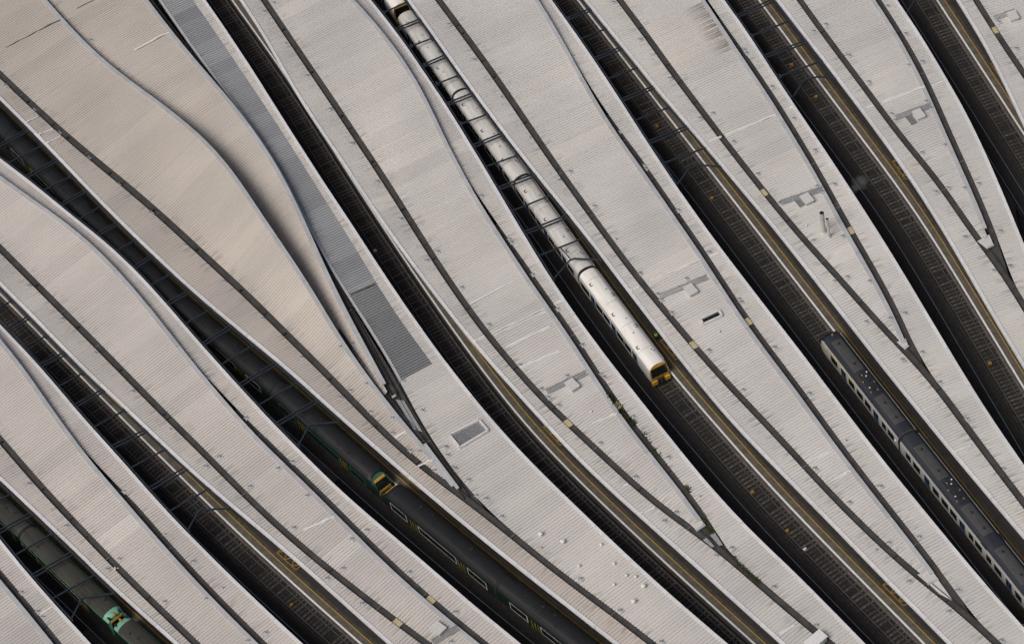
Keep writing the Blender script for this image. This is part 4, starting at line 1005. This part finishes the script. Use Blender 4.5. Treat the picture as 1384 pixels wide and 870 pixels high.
def mint_dome(t):
    c = [o for o in t.children][0]; h = MTL / 2
    V, Fc = loft([(h - 1.25, 1.012, -.012, 0), (h - .5, .99, .085, .1), (h - .005, .94, .285, .3)], ROOF)
    V = [(x, y, z + .012) for x, y, z in V]; link('cab_roof', mesh('cab_roof', V, [f[::-1] for f in Fc], M['mint'], smooth=True), c)
    m = MB(); m.box(h - .7, h - .1, -.12, .12, 3.42, 3.72); m.build('horn', M['amber'], c)
    for s in (-.8, .8): m = MB(); m.box(h - .75, h - .2, s - .15, s + .15, 3.32, 3.52); m.build('marker_light', M['under'], c)
MTL = 20.0
mint_dome(run2('train with grimy ribbed roof and mint cab, running up under the beams', TRACK[1], s1 - .3, -1, 2, MTL, [MT], (0,)))
mint_dome(run2('train with grimy ribbed roof and mint cab, cut off at the bottom edge', TRACK[1], s1 + .3, 1, 2, MTL, [MT], (0,)))

# ------------------------------------------------------------------ small things down on the tracks
def slab(C, a, b, off, label, w=.45):
    i, j = near(C, *a), near(C, *b); cc = offset(C, off, z=ZR)[min(i, j):max(i, j) + 1]
    o = sweep(None, cc, rect(-w, w, -.14, .16), M['tactile'], 'service_walkway'); tag(o, label, 'walkway', 'service walkways between the tracks')
slab(LTRACK[2], (270, 720), (342, 788), .15, 'flat grey service walkway on the left track below the forked brace')
slab(LTRACK[3], (408, 590), (460, 645), .15, 'flat grey service walkway beside the dark green train')
slab(LTRACK[1], (120, 843), (150, 870), .15, 'flat grey service walkway beside the mint cabs at the bottom edge')
def trackbox(k, px, py, mm, label, left=False, s=.22, h=.2):
    p = unp(px, py, ZR); C = (LTRACK if left else TRACK)[k]; i = int(np.argmin((C[:, 0] - p[0]) ** 2 + (C[:, 1] - p[1]) ** 2)); n = normals(C, 2)[i]
    m = MB(); m.box(-s, s, -s * .7, s * .7, -.16, h * .7); m.box(-s * .8, s * .8, -s * .55, s * .55, h * .7, h); m.box(-s * 1.15, s * 1.15, -s * .12, s * .12, -.16, .02)
    o = m.build('trackside_box', mm); o.location = (p[0], p[1], ZR); o.rotation_euler = (0, 0, math.atan2(n[1], n[0])); tag(o, label, 'track box', 'trackside boxes')
for k, x, y, mm, lab in ((2, 394, 817, 'amber', 'yellow box in the track beside the empty platform at bottom left'), (4, 507, 339, 'wline', 'white topped box on the track beside the grey ribbed roof'), (5, 1017, 665, 'amber', 'amber box in the track under the white train cab'),
    (5, 1064, 717, 'amber', 'amber box in the track above a white box'), (5, 1088, 742, 'wline', 'small white box in the track below an amber box'),
    (6, 888, 171, 'amber', 'amber box in the track between tie beams'), (6, 962, 268, 'amber', 'amber box in the track just below the forked brace'),
    (7, 1070, 88, 'amber', 'amber box in the track under the lowest beams right of the flue canopy'), (7, 1103, 131, 'amber', 'amber box in the track just below the right-hand forked brace'), (7, 1338, 491, 'amber', 'amber box between the rails near the right edge'), ):
    trackbox(k, x, y, M[mm], lab)
# faint steam drifting from the flues
sm = bpy.data.materials.new('steam'); sm.use_nodes = True; nt_ = sm.node_tree; nt_.nodes.remove(nt_.nodes['Principled BSDF'])
pvn = nt_.nodes.new('ShaderNodeVolumePrincipled'); pvn.inputs['Color'].default_value = (.9, .9, .9, 1); pvn.inputs['Density'].default_value = .07
nt_.links.new(pvn.outputs[0], nt_.nodes['Material Output'].inputs['Volume'])
def puff(px, py, z, r):
    c = unp(px, py, z); m = bpy.data.meshes.new('steam_puff'); import bmesh
    bm = bmesh.new(); bmesh.ops.create_icosphere(bm, subdivisions=3, radius=r)
    for v in bm.verts:
        a = v.co.normalized(); k_ = 1 + .28 * math.sin(5 * a.x + px) * math.cos(4 * a.y + py) + .18 * math.sin(9 * a.z + 7 * a.x); v.co *= k_
    bm.to_mesh(m); bm.free(); m.materials.append(sm); return m, c
o = thing('steam', 'faint grey steam drifting from the silver flues over the tracks', 'steam', kind='stuff')
for x, y, z, r in ((1131, 279, 8.2, .55), (1134, 274, 8.6, .4), (1154, 256, 9.0, .6), (1161, 248, 9.4, 1.0), (1167, 243, 9.8, .7)):
    me_, c_ = puff(x, y, z, r); s_ = link('puff', me_, o); s_.location = c_
# person in a high-visibility jacket at the platform edge roof
def person(px, py, z, label, turn=0.0):
    b = unp(px, py, z + 1.5); x, y = b[0], b[1]
    J = [((0, 0, .98), .15), ((0, 0, 1.2), .16), ((0, 0, 1.42), .17), ((0, 0, 1.52), .06), ((0, 0, 1.66), .10), ((.01, 0, 1.74), .085),
         ((0, .10, .92), .10), ((.03, .11, .5), .07), ((0, .11, .08), .05), ((.14, .12, .04), .04), ((0, -.10, .92), .10), ((-.03, -.11, .5), .07), ((-.02, -.11, .08), .05), ((.12, -.12, .04), .04),
         ((0, .22, 1.40), .07), ((.02, .27, 1.12), .05), ((.10, .26, .88), .04), ((0, -.22, 1.40), .07), ((.02, -.27, 1.12), .05), ((.10, -.26, .88), .04)]
    E = [(0, 1), (1, 2), (2, 3), (3, 4), (4, 5), (0, 6), (6, 7), (7, 8), (8, 9), (0, 10), (10, 11), (11, 12), (12, 13), (2, 14), (14, 15), (15, 16), (2, 17), (17, 18), (18, 19)]
    me = bpy.data.meshes.new('person'); me.from_pydata([j[0] for j in J], E, []); o = bpy.data.objects.new('person', me); COL.objects.link(o)
    md = o.modifiers.new('skin', 'SKIN'); md.use_smooth_shade = True; o.modifiers.new('sub', 'SUBSURF').levels = 1
    for v, (_, r) in zip(me.skin_vertices[0].data, J): v.radius = (r, r)
    me.skin_vertices[0].data[0].use_root = True; me.materials.append(M['trouser'])
    o.location = (x, y, z); o.rotation_euler = (0, 0, turn); tag(o, label, 'person', 'people in bright jackets')
    m = MB(); m.tube((0, 0, .95), (0, 0, 1.2), .20, 12, r2=.205, cap=False); m.tube((0, 0, 1.2), (0, 0, 1.46), .205, 12, r2=.15); 
    for s in (-1, 1): m.tube((0, .19 * s, 1.44), (.02, .275 * s, 1.10), .085, 8, r2=.065)
    m.build('jacket', M['hivis'], o)
    m = MB(); m.tube((0, 0, 1.60), (0, 0, 1.68), .115, 10); m.tube((0, 0, 1.68), (0, 0, 1.80), .115, 10, r2=.05); m.build('hair', M['hair'], o)
    m = MB(); m.box(.07, .125, -.05, .05, 1.55, 1.66); m.box(.12, .14, -.012, .012, 1.60, 1.64); m.build('face', M['skin'], o)
person(886.5, 449.5, ZP, 'person in a bright green jacket standing by the white train', 2.4)
person(1341.5, 78, ZP, 'person in a bright green jacket near the top right platform edge', 1.2)
